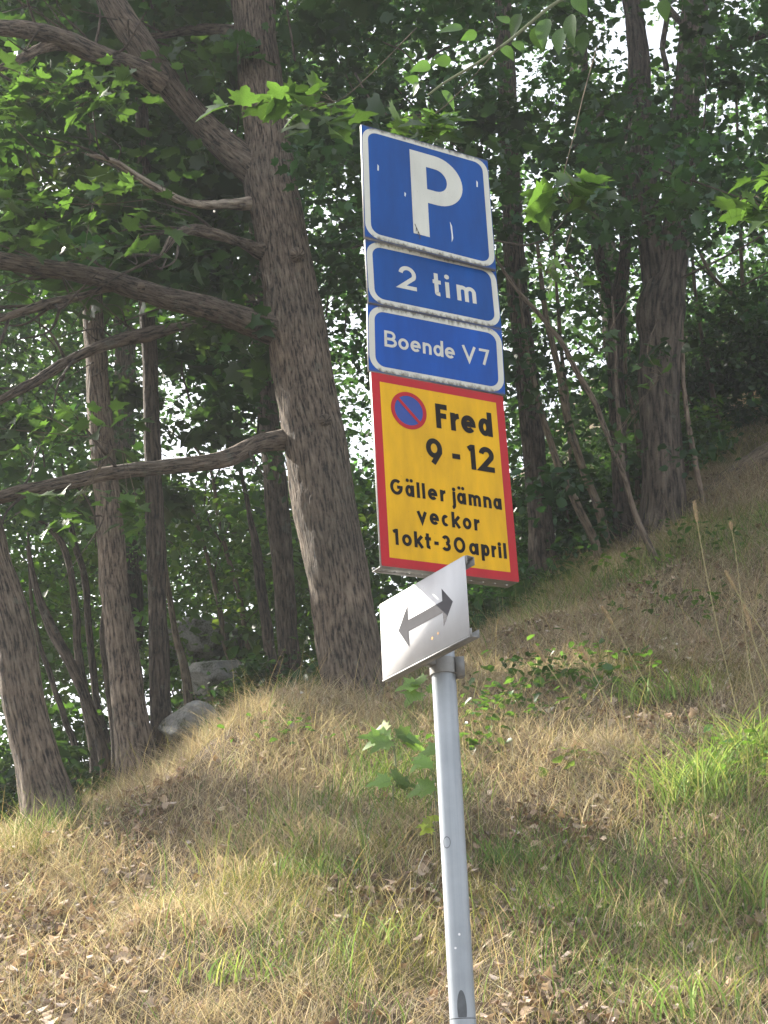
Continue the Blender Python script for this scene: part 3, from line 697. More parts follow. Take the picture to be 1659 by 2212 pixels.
# fine dry grass
B = scatter(330000, lambda x, y: np.clip((n2(x, y, 2.2, 22) - .33) * 5, .4, 1))
gr = patch(B[:, 0], B[:, 1]); n = len(B)
dry = mixcols(n, [(.56, .49, .37), (.42, .345, .25), (.45, .35, .28), (.29, .27, .18)], [4, 3, 3, 2])
grn = mixcols(n, [(.20, .21, .07), (.13, .16, .05), (.28, .26, .10)], [3, 2, 3])
cols = np.where((rng.random(n) < np.clip((gr - .60) * 5 + .12, .04, .55))[:, None], grn, dry)
h = rng.uniform(.07, .20, n) * (.7 + .8 * n2(B[:, 0], B[:, 1], 1.7, 23))
lean = rng.beta(1.3, 1.3, n) * 1.5; low_ = lean > .9
o = link('dry_grass', blades('dry_grass', B[~low_] - np.array([0, 0, .01]), h[~low_], rng.uniform(.0016, .0036, (~low_).sum()), lean[~low_], cols[~low_], M_grass, .55, 3, (.35, -.25)))
tag(o, 'fine matted dry grass covering the bank', 'grass', kind='stuff')
o2 = link('thatch', blades('thatch', B[low_] + np.array([0, 0, .008]) + rng.uniform(0, .03, (low_.sum(), 1)) * np.array([0, 0, 1]), h[low_] * 1.1, rng.uniform(.002, .0045, low_.sum()), lean[low_], cols[low_], M_grass, .35, 2, (.1, -.1)))
tag(o2, 'flattened dry thatch lying between the grass blades', 'thatch', kind='stuff')
# longer green grass in patches
B = scatter(11000, lambda x, y: np.clip((n2(x, y, 1.1, 25) - .60) * 9, .03, 1))
n = len(B)
o = link('green_grass', blades('green_grass', B, rng.uniform(.12, .30, n), rng.uniform(.003, .006, n), rng.uniform(.05, .5, n), mixcols(n, [(.13, .22, .05), (.09, .16, .05), (.20, .27, .07)], [3, 2, 2]), M_grass, .35, 4))
tag(o, 'longer green grass growing in patches on the bank', 'grass', kind='stuff')
# thin seed stalks standing above the mat
B = scatter(5000)
n = len(B)
o = link('straw', blades('straw', B, rng.uniform(.2, .42, n), rng.uniform(.0018, .003, n), rng.uniform(.05, .6, n), mixcols(n, [(.5, .40, .22), (.4, .30, .15), (.35, .33, .13)], [2, 2, 2]), M_grass, .22, 4, (.5, -.2)))
tag(o, 'loose thin straw stalks above the dry grass', 'straw', kind='stuff')
# dead leaves
def litter(n, dens, size, pal, name, label, kind='small'):
    B = scatter(n, dens, offview=.1); n = len(B); B[:, 2] += rng.uniform(.005, .06, n)
    V, F = leaf_shape(kind); V = V.copy(); V[:, 2] = -1.1 * (V[:, 0] ** 2) + .35 * (V[:, 1] - .5) ** 2 * 2
    k = len(V); Rm = rotmats(n, .7); W = V[None] * (size * rng.uniform(.5, 1.4, n))[:, None, None] * (1 + rng.normal(0, .25, (n, k, 1)) * .5)
    W = np.einsum('nij,nkj->nki', Rm, W) + B[:, None]
    FF = (F[None] + (np.arange(n) * k)[:, None, None]).reshape(-1, F.shape[1])
    o = link(name, mesh_np(name, W.reshape(-1, 3), FF, M_litter, False, col=np.repeat(mixcols(n, *pal, .3), k, axis=0)))
    tag(o, label, 'leaf litter', kind='stuff')
litter(18000, lambda x, y: np.clip((n2(x, y, 1.5, 31) - .46) * 6, .10, 1), .034, ([(.36, .28, .22), (.26, .18, .13), (.46, .39, .34), (.17, .12, .09)], [3, 3, 2, 2]), 'leaf_litter', 'curled pale brown dead leaves scattered over the bank')

litter(9000, lambda x, y: np.clip((n2(x, y, 1.5, 31) - .44) * 6, .12, 1), .046, ([(.38, .30, .23), (.30, .22, .16), (.36, .29, .23), (.20, .14, .10)], [3, 3, 2, 2]), 'oak_litter', 'larger whole dead tree leaves lying among the grass', 'star')
# green tufts that stand out
def tuft(px, py, n, h, label, spread=.10, w=.008, pal=((.26, .36, .10), (.17, .28, .08), (.42, .44, .16))):
    b = ground(px, py, 4.2); e_ = blades('grass_tuft', np.column_stack([rng.normal(0, spread, n), rng.normal(0, spread, n), np.full(n, -.03)]), rng.uniform(.5, 1, n) * h, np.full(n, w), rng.uniform(.05, .55, n), mixcols(n, pal, [3, 2, 1]), M_grass, .28, 6)
    o = link('grass_tuft', e_); o.location = tuple(b); tag(o, label, 'grass tuft', 'green tufts of long grass on the bank')
tuft(1505, 1735, 300, .48, 'large bright green grass tuft in the sun right of the signpost')
tuft(1640, 1660, 220, .50, 'green grass tuft at the right edge beside the largest tuft')
tuft(1385, 1520, 110, .30, 'small bright tuft on the litter path above the largest tuft')
tuft(1480, 1510, 100, .28, 'small bright tuft right of the other one on the litter path')
tuft(1085, 1870, 320, .20, 'dense dark green tuft just right of the signpost', .13, .004, ((.08, .15, .04), (.10, .18, .05), (.14, .22, .06)))
tuft(700, 1890, 420, .18, 'dense green cushion of grass left of the signpost', .14, .004, ((.10, .17, .05), (.12, .19, .05), (.17, .24, .06)))
tuft(655, 1830, 26, .22, 'sparse bright tuft of few blades left of the signpost', .05)
tuft(1640, 1960, 40, .40, 'broad-bladed green grass arching in from the right edge', .08, .012)
tuft(1470, 2190, 70, .26, 'green tuft at the bottom edge near the right corner', .10)
tuft(500, 2120, 60, .20, 'yellow-green tuft low in the left foreground', .10)
tuft(830, 2030, 60, .22, 'yellow-green tuft close left of the post foot', .07)
tuft(1245, 1990, 70, .25, 'upright green tuft between the post and the right edge', .06, .005)
tuft(300, 1760, 40, .2, 'pale green tuft on the left crest below the pair of trunks', .1, .004)

# seed-head stalks
M_stalk = flat('dry_stalk', (.30, .26, .12), .8); M_head = flat('seed_head', (.42, .31, .18), .9, var=.35, scale=120)
def stalk(pts, Y, head, label, w=4):
    Y = min(ground(*pts[-1], 4.2)[1], 7.5) - .05
    P, rr = px_path([(a, b, w * .62) for a, b in pts], Y)
    b = ground(pts[-1][0], pts[-1][1], 4.2)
    P = np.vstack([P, [[P[-1][0] + .02, P[-1][1], min(P[-1][2] - .05, tz1(P[-1][0], P[-1][1]) - .02)]]]); rr = np.append(rr, rr[-1])
    e = empty('grass_stalk', tuple(P[-1])); tag(e, label, 'grass stalk', 'tall dry grass stalks with seed heads')
    tube_obj('stem', P, rr, M_stalk, e, P[-1], seg=6, rings=40)
    if head:
        q0, q1 = P[0], P[0] + (P[1] - P[0]) * head / np.linalg.norm(P[1] - P[0])
        n = 150; t = rng.random(n); c = q0 + (q1 - q0) * t[:, None]; r = .0065 * np.sin(np.pi * (t * .9 + .05)) ** .6
        V, F = leaf_shape('small'); V = V * np.array([.5, 1, .5])
        ax = (q0 - q1) / np.linalg.norm(q0 - q1); dd = rng.normal(0, 1, (n, 3)); dd -= ax * (dd @ ax)[:, None]; dd /= np.linalg.norm(dd, axis=1)[:, None]
        up_ = ax + dd * .55; up_ /= np.linalg.norm(up_, axis=1)[:, None]; s_ = np.cross(up_, dd)
        Rm = np.stack([s_, up_, dd], -1); W = np.einsum('nij,nkj->nki', Rm, V[None] * .012) + (c + dd * r[:, None])[:, None] - P[-1]
        k = len(V); FF = (F[None] + (np.arange(n) * k)[:, None, None]).reshape(-1, 4)
        link('seed_head', mesh_np('seed_head', W.reshape(-1, 3), FF, M_head), e)
stalk([(1155, 1395), (1190, 1448), (1250, 1530), (1330, 1625), (1395, 1740), (1450, 1850)], 5.6, .085, 'dry stalk with brown seed head nearest the arrow plate', 3.5)
stalk([(1302, 1312), (1325, 1350), (1370, 1430), (1440, 1560), (1500, 1700)], 6.4, .09, 'dry stalk with seed head rising from mid slope right of the arrow plate', 3)
stalk([(1568, 1235), (1598, 1290), (1650, 1370), (1700, 1480), (1740, 1640)], 5.8, .10, 'thick golden seed head, upper of the two at the right edge', 4)
stalk([(1608, 1308), (1630, 1390), (1665, 1480), (1700, 1600), (1720, 1760)], 5.6, .12, 'pale drooping seed head, lower of the two at the right edge', 4)
stalk([(1500, 1085), (1508, 1140), (1530, 1260), (1560, 1400), (1600, 1560), (1650, 1700)], 6.4, .10, 'tall slender green-headed stalk reaching above the slope at right', 3)
stalk([(1578, 1130), (1590, 1200), (1605, 1330), (1625, 1480), (1659, 1600)], 6.6, .04, 'tall thin stalk right of the green-headed one', 2.5)
stalk([(1255, 1400), (1290, 1470), (1360, 1600), (1440, 1760), (1520, 1900), (1600, 2050), (1655, 2150)], 5.0, .05, 'long leaning stalk running down to the lower right corner', 3.2)
stalk([(1265, 1980), (1300, 2060), (1350, 2150), (1380, 2230)], 4.7, 0, 'bare pale stalk near the bottom right of the post', 4)
stalk([(775, 1720), (785, 1800), (800, 1900), (815, 2000)], 5.5, 0, 'bare thin stalk left of the post', 2.5)

# ------------------------------------------------------------------ sprays of large leaves
def leaf_mesh(kind, mat):
    V, F = leaf_shape(kind); V = V.copy()
    Vp = np.array([[-.008, 0, 0], [.008, 0, 0], [.006, -.45, -.05], [-.006, -.45, -.05]])
    F = [F, np.array([[0, 1, 2, 3]]) + len(V)]
    me = mesh_np(kind + '_leaf', np.vstack([V, Vp]), F, mat)
    return me
LS = leaf_mesh('maple', M_sleaf); LB = leaf_mesh('maple', veined_leaf('bright_leaf', (.30, .38, .05))); LM = leaf_mesh('maple', M_mleaf); LO = leaf_mesh('ovate', M_oleaf)
def put_leaf(parent, p, size, mesh, nrm, tipdir):
    nrm = Vector(nrm).normalized(); a = Vector(tipdir); a -= nrm * a.dot(nrm); a.normalize(); x = a.cross(nrm)
    Mx = Matrix((x, a, nrm)).transposed().to_4x4(); Mx = Matrix.Translation(Vector(p)) @ Mx @ Matrix.Scale(size, 4)
    o = bpy.data.objects.new('leaf', mesh); COL.objects.link(o); o.parent = parent; o.matrix_parent_inverse = Matrix.Identity(4); o.matrix_local = Mx
    return o
def sprig(name, label, path, Y, box, n, size, mesh, cat='sprig', mat=M_thin, ground_base=False, w=2.6, flatn=.5, group=None):
    P, rr = px_path([(a, b, w * (1 - .6 * i / len(path))) for i, (a, b) in enumerate(path)], Y)
    org = P[0].copy()
    if ground_base:
        org = np.array([P[0][0], P[0][1], tz1(P[0][0], P[0][1])]); P[0] = org - np.array([0, 0, .05])
    e = empty(name, tuple(org)); tag(e, label, cat, group)
    tube_obj('twig', P, rr, mat, e, org, seg=8, rings=30, wob=.02)
    for (x0, y0, x1, y1, k) in box:
        ends = []
        for _ in range(k):
            p = at(rng.uniform(x0, x1), rng.uniform(y0, y1), Y + rng.normal(0, .07)) 
            nr = Vector((rng.normal(0, flatn), rng.normal(-.35, flatn), 1)); td = Vector((rng.normal(0, 1), rng.normal(-.6, .6), rng.normal(-.25, .2)))
            put_leaf(e, p - org, size * rng.uniform(.7, 1.25), mesh, nr, td); ends.append(p)
        c = at((x0 + x1) / 2, (y0 + y1) / 2, Y)
        near_ = P[np.argmin(np.linalg.norm(P - c, axis=1))]
        for q in ends[:6]:
            tube_obj('twig', np.array([near_, (near_ + q) / 2 + np.array([0, 0, .02]), q]), np.array([.0022, .0018, .0012]), mat, e, org, seg=5, rings=8)
    return e
G = 'leafy sprigs hanging in front of the wood'
sprig('maple_sprig', 'maple sprig with fanned leaves hanging just right of the parking sign', [(1290, 100), (1250, 250), (1215, 390), (1230, 440)], 4.6, [(1150, 390, 1290, 450, 16), (1235, 370, 1280, 410, 4)], 0, .115, LM, group=G)
sprig('maple_sprig', 'maple sprig entering from the right edge, level with the P board', [(1800, 300), (1700, 380), (1620, 430), (1550, 470)], 4.6, [(1560, 420, 1720, 470, 16), (1620, 370, 1720, 420, 9)], 0, .115, LM, group=G)
sprig('maple_sprig', 'sunlit maple sprig before the big trunk, left above the parking sign', [(900, 60), (800, 160), (720, 220), (600, 230)], 5.4, [(630, 210, 750, 290, 16), (480, 200, 630, 250, 10), (640, 195, 690, 215, 3)], 0, .13, LM, group=G)
sprig('maple_sprig', 'maple sprig directly above the top edge of the parking sign', [(1080, 100), (1000, 190), (930, 250), (840, 280)], 4.3, [(830, 250, 960, 285, 14), (900, 280, 990, 310, 5)], 0, .095, LM, group=G)
sprig('maple_sprig', 'small maple sprig right of the two-hour plate', [(1240, 480), (1215, 560), (1180, 590)], 5.6, [(1135, 560, 1225, 615, 9), (1220, 590, 1260, 625, 3)], 0, .085, LM, group=G)
sprig('maple_sprig', 'low maple sprig hanging left of the stout pine, level with the resident plate', [(1360, 640), (1320, 710), (1300, 760)], 7.6, [(1250, 710, 1335, 800, 14)], 0, .10, LM, group=G)
sprig('maple_sprig', 'small sprig beside the pale leaning stem', [(1420, 690), (1400, 760), (1430, 810)], 8.0, [(1380, 780, 1470, 850, 7), (1320, 930, 1350, 960, 3)], 0, .08, LM, group=G)
sprig('maple_sprig', 'bright maple spray on the upper left below the arching limb', [(-60, 120), (60, 160), (170, 190), (280, 200)], 7.0, [(0, 130, 300, 260, 50), (0, 180, 80, 240, 12)], 0, .12, LM, group=G)
sprig('maple_sprig', 'dark maple spray spread across the left middle of the crown', [(-60, 420), (60, 430), (200, 440), (330, 430)], 7.2, [(0, 380, 380, 560, 80)], 0, .12, LM, group=G)
sprig('maple_sprig', 'maple spray below the long lower limb near the pair of trunks', [(-60, 920), (60, 930), (170, 940), (260, 950)], 7.4, [(30, 880, 300, 1000, 34), (40, 1060, 330, 1150, 34)], 0, .115, LM, group=G)
# branch with ovate leaves at top
e = sprig('leafy_branch', 'pale green branch with large ovate leaves reaching down from the top edge, right of centre', [(1330, -120), (1250, -30), (1180, 20), (1110, 80), (1040, 130), (965, 175), (925, 205)], 5.2, [], 0, .1, LO, cat='branch', w=9, mat=M_pale)
org = np.array(e.location)
for px, py, ang, s in [(1000, 62, 180, .105), (1030, 70, 205, .07), (930, 140, 205, .085), (975, 130, 185, .075), (905, 175, 170, .06), (925, 235, 255, .095), (955, 195, 310, .09), (905, 180, 200, .07), (1160, 55, 265, .12), (1110, 90, 290, .08),
                       (1125, 30, 240, .10), (1180, 40, 262, .12), (1215, 60, 275, .12), (1235, 30, 285, .13), (1260, 70, 268, .10), (1085, 100, 300, .08), (1240, -10, 300, .1), (1430, 0, 280, .09), (1100, 50, 130, .07)]:
    p = at(px, py, 5.2 + rng.normal(0, .04)); a = R(ang)
    td = ri * math.cos(a) + up * math.sin(a) - fw * rng.normal(0, .15)
    put_leaf(e, p - org, s, LO, -fw * .8 + up * rng.normal(.35, .3) + ri * rng.normal(0, .5), td)
# maple seedlings behind the post
def seedling(label, base, Y, leaves_):
    k_ = Y; Y = ground(*base[0], 4.2)[1] - .02; k_ = Y / k_
    P, rr = px_path([(a, b, 4) for a, b in base], Y); org = np.array([P[0][0], P[0][1], tz1(P[0][0], P[0][1])])
    P[0] = org - np.array([0, 0, .03]); e = empty('maple_seedling', tuple(org)); tag(e, label, 'seedling', 'young maple seedlings on the bank')
    tube_obj('stem', P, rr, M_pale, e, org, seg=8, rings=20)
    for px, py, ang, s in leaves_:
        q = at(px, py, Y + rng.normal(0, .03)); a = R(ang); td = ri * math.cos(a) + up * math.sin(a) * .6
        tube_obj('twig', np.array([P[-1], (P[-1] + q) / 2 + [0, 0, .01], q]), np.array([.0016, .0013, .001]), M_pale, e, org, seg=5, rings=6)
        put_leaf(e, q - org, s * k_ * 1.15, LB if (ang == 120 or s < .055) else LS, -fw * .45 + up * 1.0 + ri * rng.normal(0, .3), td)
seedling('maple seedling with a bright yellow-green leaf left of the post', [(850, 1720), (855, 1660), (850, 1610)], 5.35, [(845, 1590, 200, .10), (855, 1588, 25, .10), (835, 1580, 120, .085), (870, 1600, -20, .09), (845, 1600, 250, .08), (830, 1600, 180, .085)])
seedling('low maple seedling with three leaves below the bright one', [(850, 1780), (850, 1740), (848, 1700)], 5.1, [(845, 1690, 190, .075), (850, 1685, 60, .085), (855, 1695, 330, .065)])
seedling('maple seedling partly behind the post at mid height', [(945, 1780), (940, 1720), (935, 1680)], 5.2, [(935, 1655, 180, .07), (940, 1700, 200, .095), (950, 1620, 150, .075), (925, 1640, 240, .07)])
seedling('tiny yellowish seedling touching the left side of the post', [(940, 1840), (938, 1800), (937, 1790)], 5.0, [(935, 1780, 200, .05), (940, 1775, 90, .05), (930, 1788, 250, .045)])
seedling('lobed oak-like seedling peeking out under the arrow plate', [(915, 1560), (912, 1510), (910, 1490)], 6.2, [(905, 1480, 220, .09), (915, 1475, 110, .08), (905, 1495, 260, .09), (920, 1490, 330, .07)])
# low leafy plants on the shaded part of the bank
def plant(px, py, n, size, label, w=.35, h=.18, green=(.05, .11, .035), kind='small'):
    b = ground(px, py, 4.5); e = empty('leafy_plant', tuple(b)); tag(e, label, 'plant', 'low leafy plants on the bank')
    P = np.column_stack([rng.normal(0, w / 2.5, n), rng.normal(0, w / 2.5, n), rng.uniform(.04, h, n)]); P[:, 2] += P[:, 1] * .57
    link('foliage', leaves_mesh('foliage', P, size * rng.uniform(.6, 1.3, n), kind, mixcols(n, [green], [1], .3), M_leaf, .5), e)['kind'] = 'stuff'
    for k in range(5):
        q = P[rng.integers(n)]; tube_obj('stem', np.array([[q[0] * .3, q[1] * .3, q[1] * .17 - .03], q]), np.array([.002, .001]), M_pale, e, seg=5, rings=5)
plant(1170, 1500, 110, .05, 'dark green trailing plant right of the arrow plate', .5)
plant(1240, 1470, 90, .045, 'small leafy plant above the litter hollow', .5)
plant(1100, 1560, 120, .05, 'leafy ivy-like plant just right of the post top', .4)
plant(1330, 1490, 50, .05, 'sparse leafy plant left of the small bright tufts', .4)
plant(1560, 1180, 60, .05, 'leafy plant high on the right slope', .5)
plant(1370, 1245, 40, .06, 'light green plant at the foot of the pale leaning stem', .35, .2, (.08, .16, .04))
plant(1600, 1690, 50, .05, 'leafy plant between the two largest tufts', .3, .2, (.08, .16, .05))
plant(1230, 1660, 14, .07, 'pair of pale leaves in the dry grass right of the post', .12, .1, (.12, .2, .08))
plant(1020, 1640, 50, .05, 'leafy plant right beside the post', .25)
plant(620, 1600, 60, .04, 'small plant in the dry grass below the big maple', .4, .12)
plant(1450, 1330, 70, .05, 'leafy plant below the stout pine', .5)

# ------------------------------------------------------------------ sign post and plates
def galv():
    m, n, l, b = newmat('galvanised_steel')
    tc = n.new('ShaderNodeTexCoord'); v = mapped(n, l, tc.outputs['Object'], (60, 60, 1.2)); t = noise(n, l, v, 1.0, 5, .6)
    t2 = noise(n, l, tc.outputs['Object'], 9, 5)
    mx = n.new('ShaderNodeMath'); mx.operation = 'MULTIPLY_ADD'; mx.inputs[1].default_value = .5
    h = n.new('ShaderNodeMath'); h.operation = 'MULTIPLY'; h.inputs[1].default_value = .5
    l.new(t2.outputs[0], h.inputs[0]); l.new(t.outputs[0], mx.inputs[0]); l.new(h.outputs[0], mx.inputs[2])
    r = ramp(n, [(.3, (.24, .27, .30)), (.7, (.42, .46, .50))]); l.new(mx.outputs[0], r.inputs[0]); l.new(r.outputs[0], b.inputs['Base Color'])
    b.inputs['Metallic'].default_value = .15; b.inputs['Roughness'].default_value = .42
    return m
M_galv = galv()
M_alu = flat('aluminium_sheet', (.26, .26, .25), .6, .2, .3, 20)
def grimy(name, c, W, H, edge=.010, rough=.38, amt=1.0, streak=.5, spec=.22):
    """sign colour with dirt gathered along the plate edges"""
    m, n, l, b = newmat(name)
    tc = n.new('ShaderNodeTexCoord'); sp = n.new('ShaderNodeSeparateXYZ'); l.new(tc.outputs['Object'], sp.inputs[0])
    def dist(out, half):
        a = n.new('ShaderNodeMath'); a.operation = 'ABSOLUTE'; l.new(out, a.inputs[0])
        s = n.new('ShaderNodeMath'); s.operation = 'SUBTRACT'; s.inputs[0].default_value = half; l.new(a.outputs[0], s.inputs[1]); return s.outputs[0]
    dz = dist(sp.outputs[2], H / 2)
    tn = noise(n, l, mapped(n, l, tc.outputs['Object'], (1, 1, .6)), 55, 6, .7)
    k = n.new('ShaderNodeMath'); k.operation = 'MULTIPLY_ADD'; k.inputs[1].default_value = -edge * 3.2; k.inputs[2].default_value = edge * 1.15
    l.new(tn.outputs[0], k.inputs[0])
    d2 = n.new('ShaderNodeMath'); d2.operation = 'ADD'; l.new(dz, d2.inputs[0]); l.new(k.outputs[0], d2.inputs[1])
    mr = n.new('ShaderNodeMapRange'); mr.inputs[1].default_value = -.004; mr.inputs[2].default_value = .006; mr.inputs[3].default_value = amt * .85; mr.inputs[4].default_value = 0
    l.new(d2.outputs[0], mr.inputs[0])
    big = noise(n, l, mapped(n, l, tc.outputs['Object'], (9, 1, 2.5)), 1.6, 6, .6)
    rb = ramp(n, [(.3, tuple(x * (1 - .28 * streak) for x in c)), (.7, tuple(min(1, x * (1 + .15 * streak)) for x in c))]); l.new(big.outputs[0], rb.inputs[0])
    sc = noise(n, l, tc.outputs['Object'], 160, 3, .6); rs = ramp(n, [(.69, (0, 0, 0)), (.74, (1, 1, 1))]); l.new(sc.outputs[0], rs.inputs[0])
    mz = n.new('ShaderNodeMath'); mz.operation = 'MULTIPLY_ADD'; mz.inputs[1].default_value = .5; l.new(rs.outputs[0], mz.inputs[0]); l.new(mr.outputs[0], mz.inputs[2]); mz.use_clamp = True
    mix = n.new('ShaderNodeMix'); mix.data_type = 'RGBA'; l.new(mz.outputs[0], mix.inputs[0]); l.new(rb.outputs[0], mix.inputs[6]); mix.inputs[7].default_value = (.09, .08, .06, 1)
    l.new(mix.outputs[2], b.inputs['Base Color']); b.inputs['Specular IOR Level'].default_value = spec
    rr_ = n.new('ShaderNodeMapRange'); rr_.inputs[3].default_value = rough - .1; rr_.inputs[4].default_value = rough + .2; l.new(big.outputs[0], rr_.inputs[0]); l.new(rr_.outputs[0], b.inputs['Roughness'])
    return m
BLUE = (.0, .064, .28); WHITE = (.60, .60, .53); YEL = (.74, .41, .002); RED = (.45, .014, .022); BLK = (.010, .008, .007)

post_x, post_y = .131, 3.662
zb = tz1(post_x, post_y)
post = empty('sign_post', (post_x, post_y, zb)); tag(post, 'round galvanised steel post carrying the parking signs', 'sign post')
def cyl(name, r, z0, z1, mat, parent, seg=40, x=0, y=0, rings=2, smooth=True):
    th = np.linspace(0, 2 * math.pi, seg, endpoint=False); zs = np.linspace(z0, z1, rings)
    V = np.vstack([np.column_stack([x + r * np.cos(th), y + r * np.sin(th), np.full(seg, z)]) for z in zs] + [[[x, y, z0], [x, y, z1]]])
    nb = len(V); V = np.vstack([V, V[:seg], V[(rings - 1) * seg:rings * seg]])
    j = np.arange(seg); j2 = (j + 1) % seg
    F = [np.vstack([np.stack([i * seg + j, i * seg + j2, (i + 1) * seg + j2, (i + 1) * seg + j], -1) for i in range(rings - 1)]),
         np.vstack([np.stack([np.full(seg, rings * seg), nb + j2, nb + j], -1), np.stack([np.full(seg, rings * seg + 1), nb + seg + j, nb + seg + j2], -1)])]
    me = mesh_np(name, V, F, mat, True)
    me.polygons.foreach_set('use_smooth', np.concatenate([np.ones(seg * (rings - 1), bool), np.zeros(2 * seg, bool)]))
    return link(name, me, parent)
ztop = 2.60 - zb
M_scd0 = flat('seam_dirt', (.06, .06, .06), .8)
cyl('pole', .0300, .235 - zb, ztop, M_galv, post, rings=40)
cyl('seam', .0304, .2335 - zb, .2347 - zb, M_scd0, post)
cyl('lower_pole', .0302, -.3, .2332 - zb, M_galv, post, rings=20)
M_dark = flat('dark_stain', (.10, .11, .12), .7, 0, .3, 40)
M_chip = flat('chip', (.75, .76, .78), .5)
def curved_patch(name, cx, cz, rx, rz, mat, r=.0305, ring=0, n=28, cutlow=None):
    """patch lying on the pole surface; cx = angle round the pole"""
    V = []; F = []
    for i in range(n):
        a = 2 * math.pi * i / n
        for k in ((1 - ring, 1) if ring else (0, 1)):
            th = cx + k * rx * math.cos(a) / r; z = cz + k * rz * math.sin(a)
            if cutlow is not None: z = max(z, cutlow)
            V.append([r * math.cos(th), r * math.sin(th), z - zb])
    for i in range(n):
        j = (i + 1) % n; F.append([2 * i, 2 * i + 1, 2 * j + 1, 2 * j])
    return link(name, mesh_np(name, np.array(V), np.array(F), mat, False), post)
front = -math.pi / 2
curved_patch('stain', front - .05, .255, .011, .040, M_dark, cutlow=.236)
curved_patch('sticker_mark', front - .55, .63, .010, .014, M_dark, ring=.14)
curved_patch('chip', front + .05, .418, .0028, .0030, M_chip); curved_patch('chip', front - .3, .388, .0030, .0024, M_chip)
curved_patch('chip', front - 1.15, .722, .0024, .0035, M_chip)

def ribbon(pts, t, closed=False, y=0):
    P = np.asarray(pts, float); P = P[np.concatenate([[True], np.linalg.norm(np.diff(P, axis=0), axis=1) > 1e-6])]; n = len(P)
    if closed: Tn = np.roll(P, -1, 0) - P; Tp = P - np.roll(P, 1, 0)
    else:
        Tn = np.vstack([P[1:] - P[:-1], [P[-1] - P[-2]]]); Tp = np.vstack([[P[1] - P[0]], P[1:] - P[:-1]])
    Tn = Tn / np.linalg.norm(Tn, axis=1)[:, None]; Tp = Tp / np.linalg.norm(Tp, axis=1)[:, None]
    T = Tn + Tp; T /= np.maximum(np.linalg.norm(T, axis=1), 1e-6)[:, None]
    c = np.maximum((T * Tn).sum(1), .35); N = np.column_stack([-T[:, 1], T[:, 0]]) / c[:, None] * t / 2
    A, B_ = P + N, P - N
    V = np.column_stack([np.vstack([A, B_])[:, 0], np.full(2 * n, y), np.vstack([A, B_])[:, 1]])
    m = n if closed else n - 1; i = np.arange(m); j = (i + 1) % n
    return V, np.stack([i, j, n + j, n + i], -1)
def arc(cx, cy, rx, ry, a0, a1, n=18):
    a = np.radians(np.linspace(a0, a1, n)); return [(cx + rx * math.cos(x), cy + ry * math.sin(x)) for x in a]
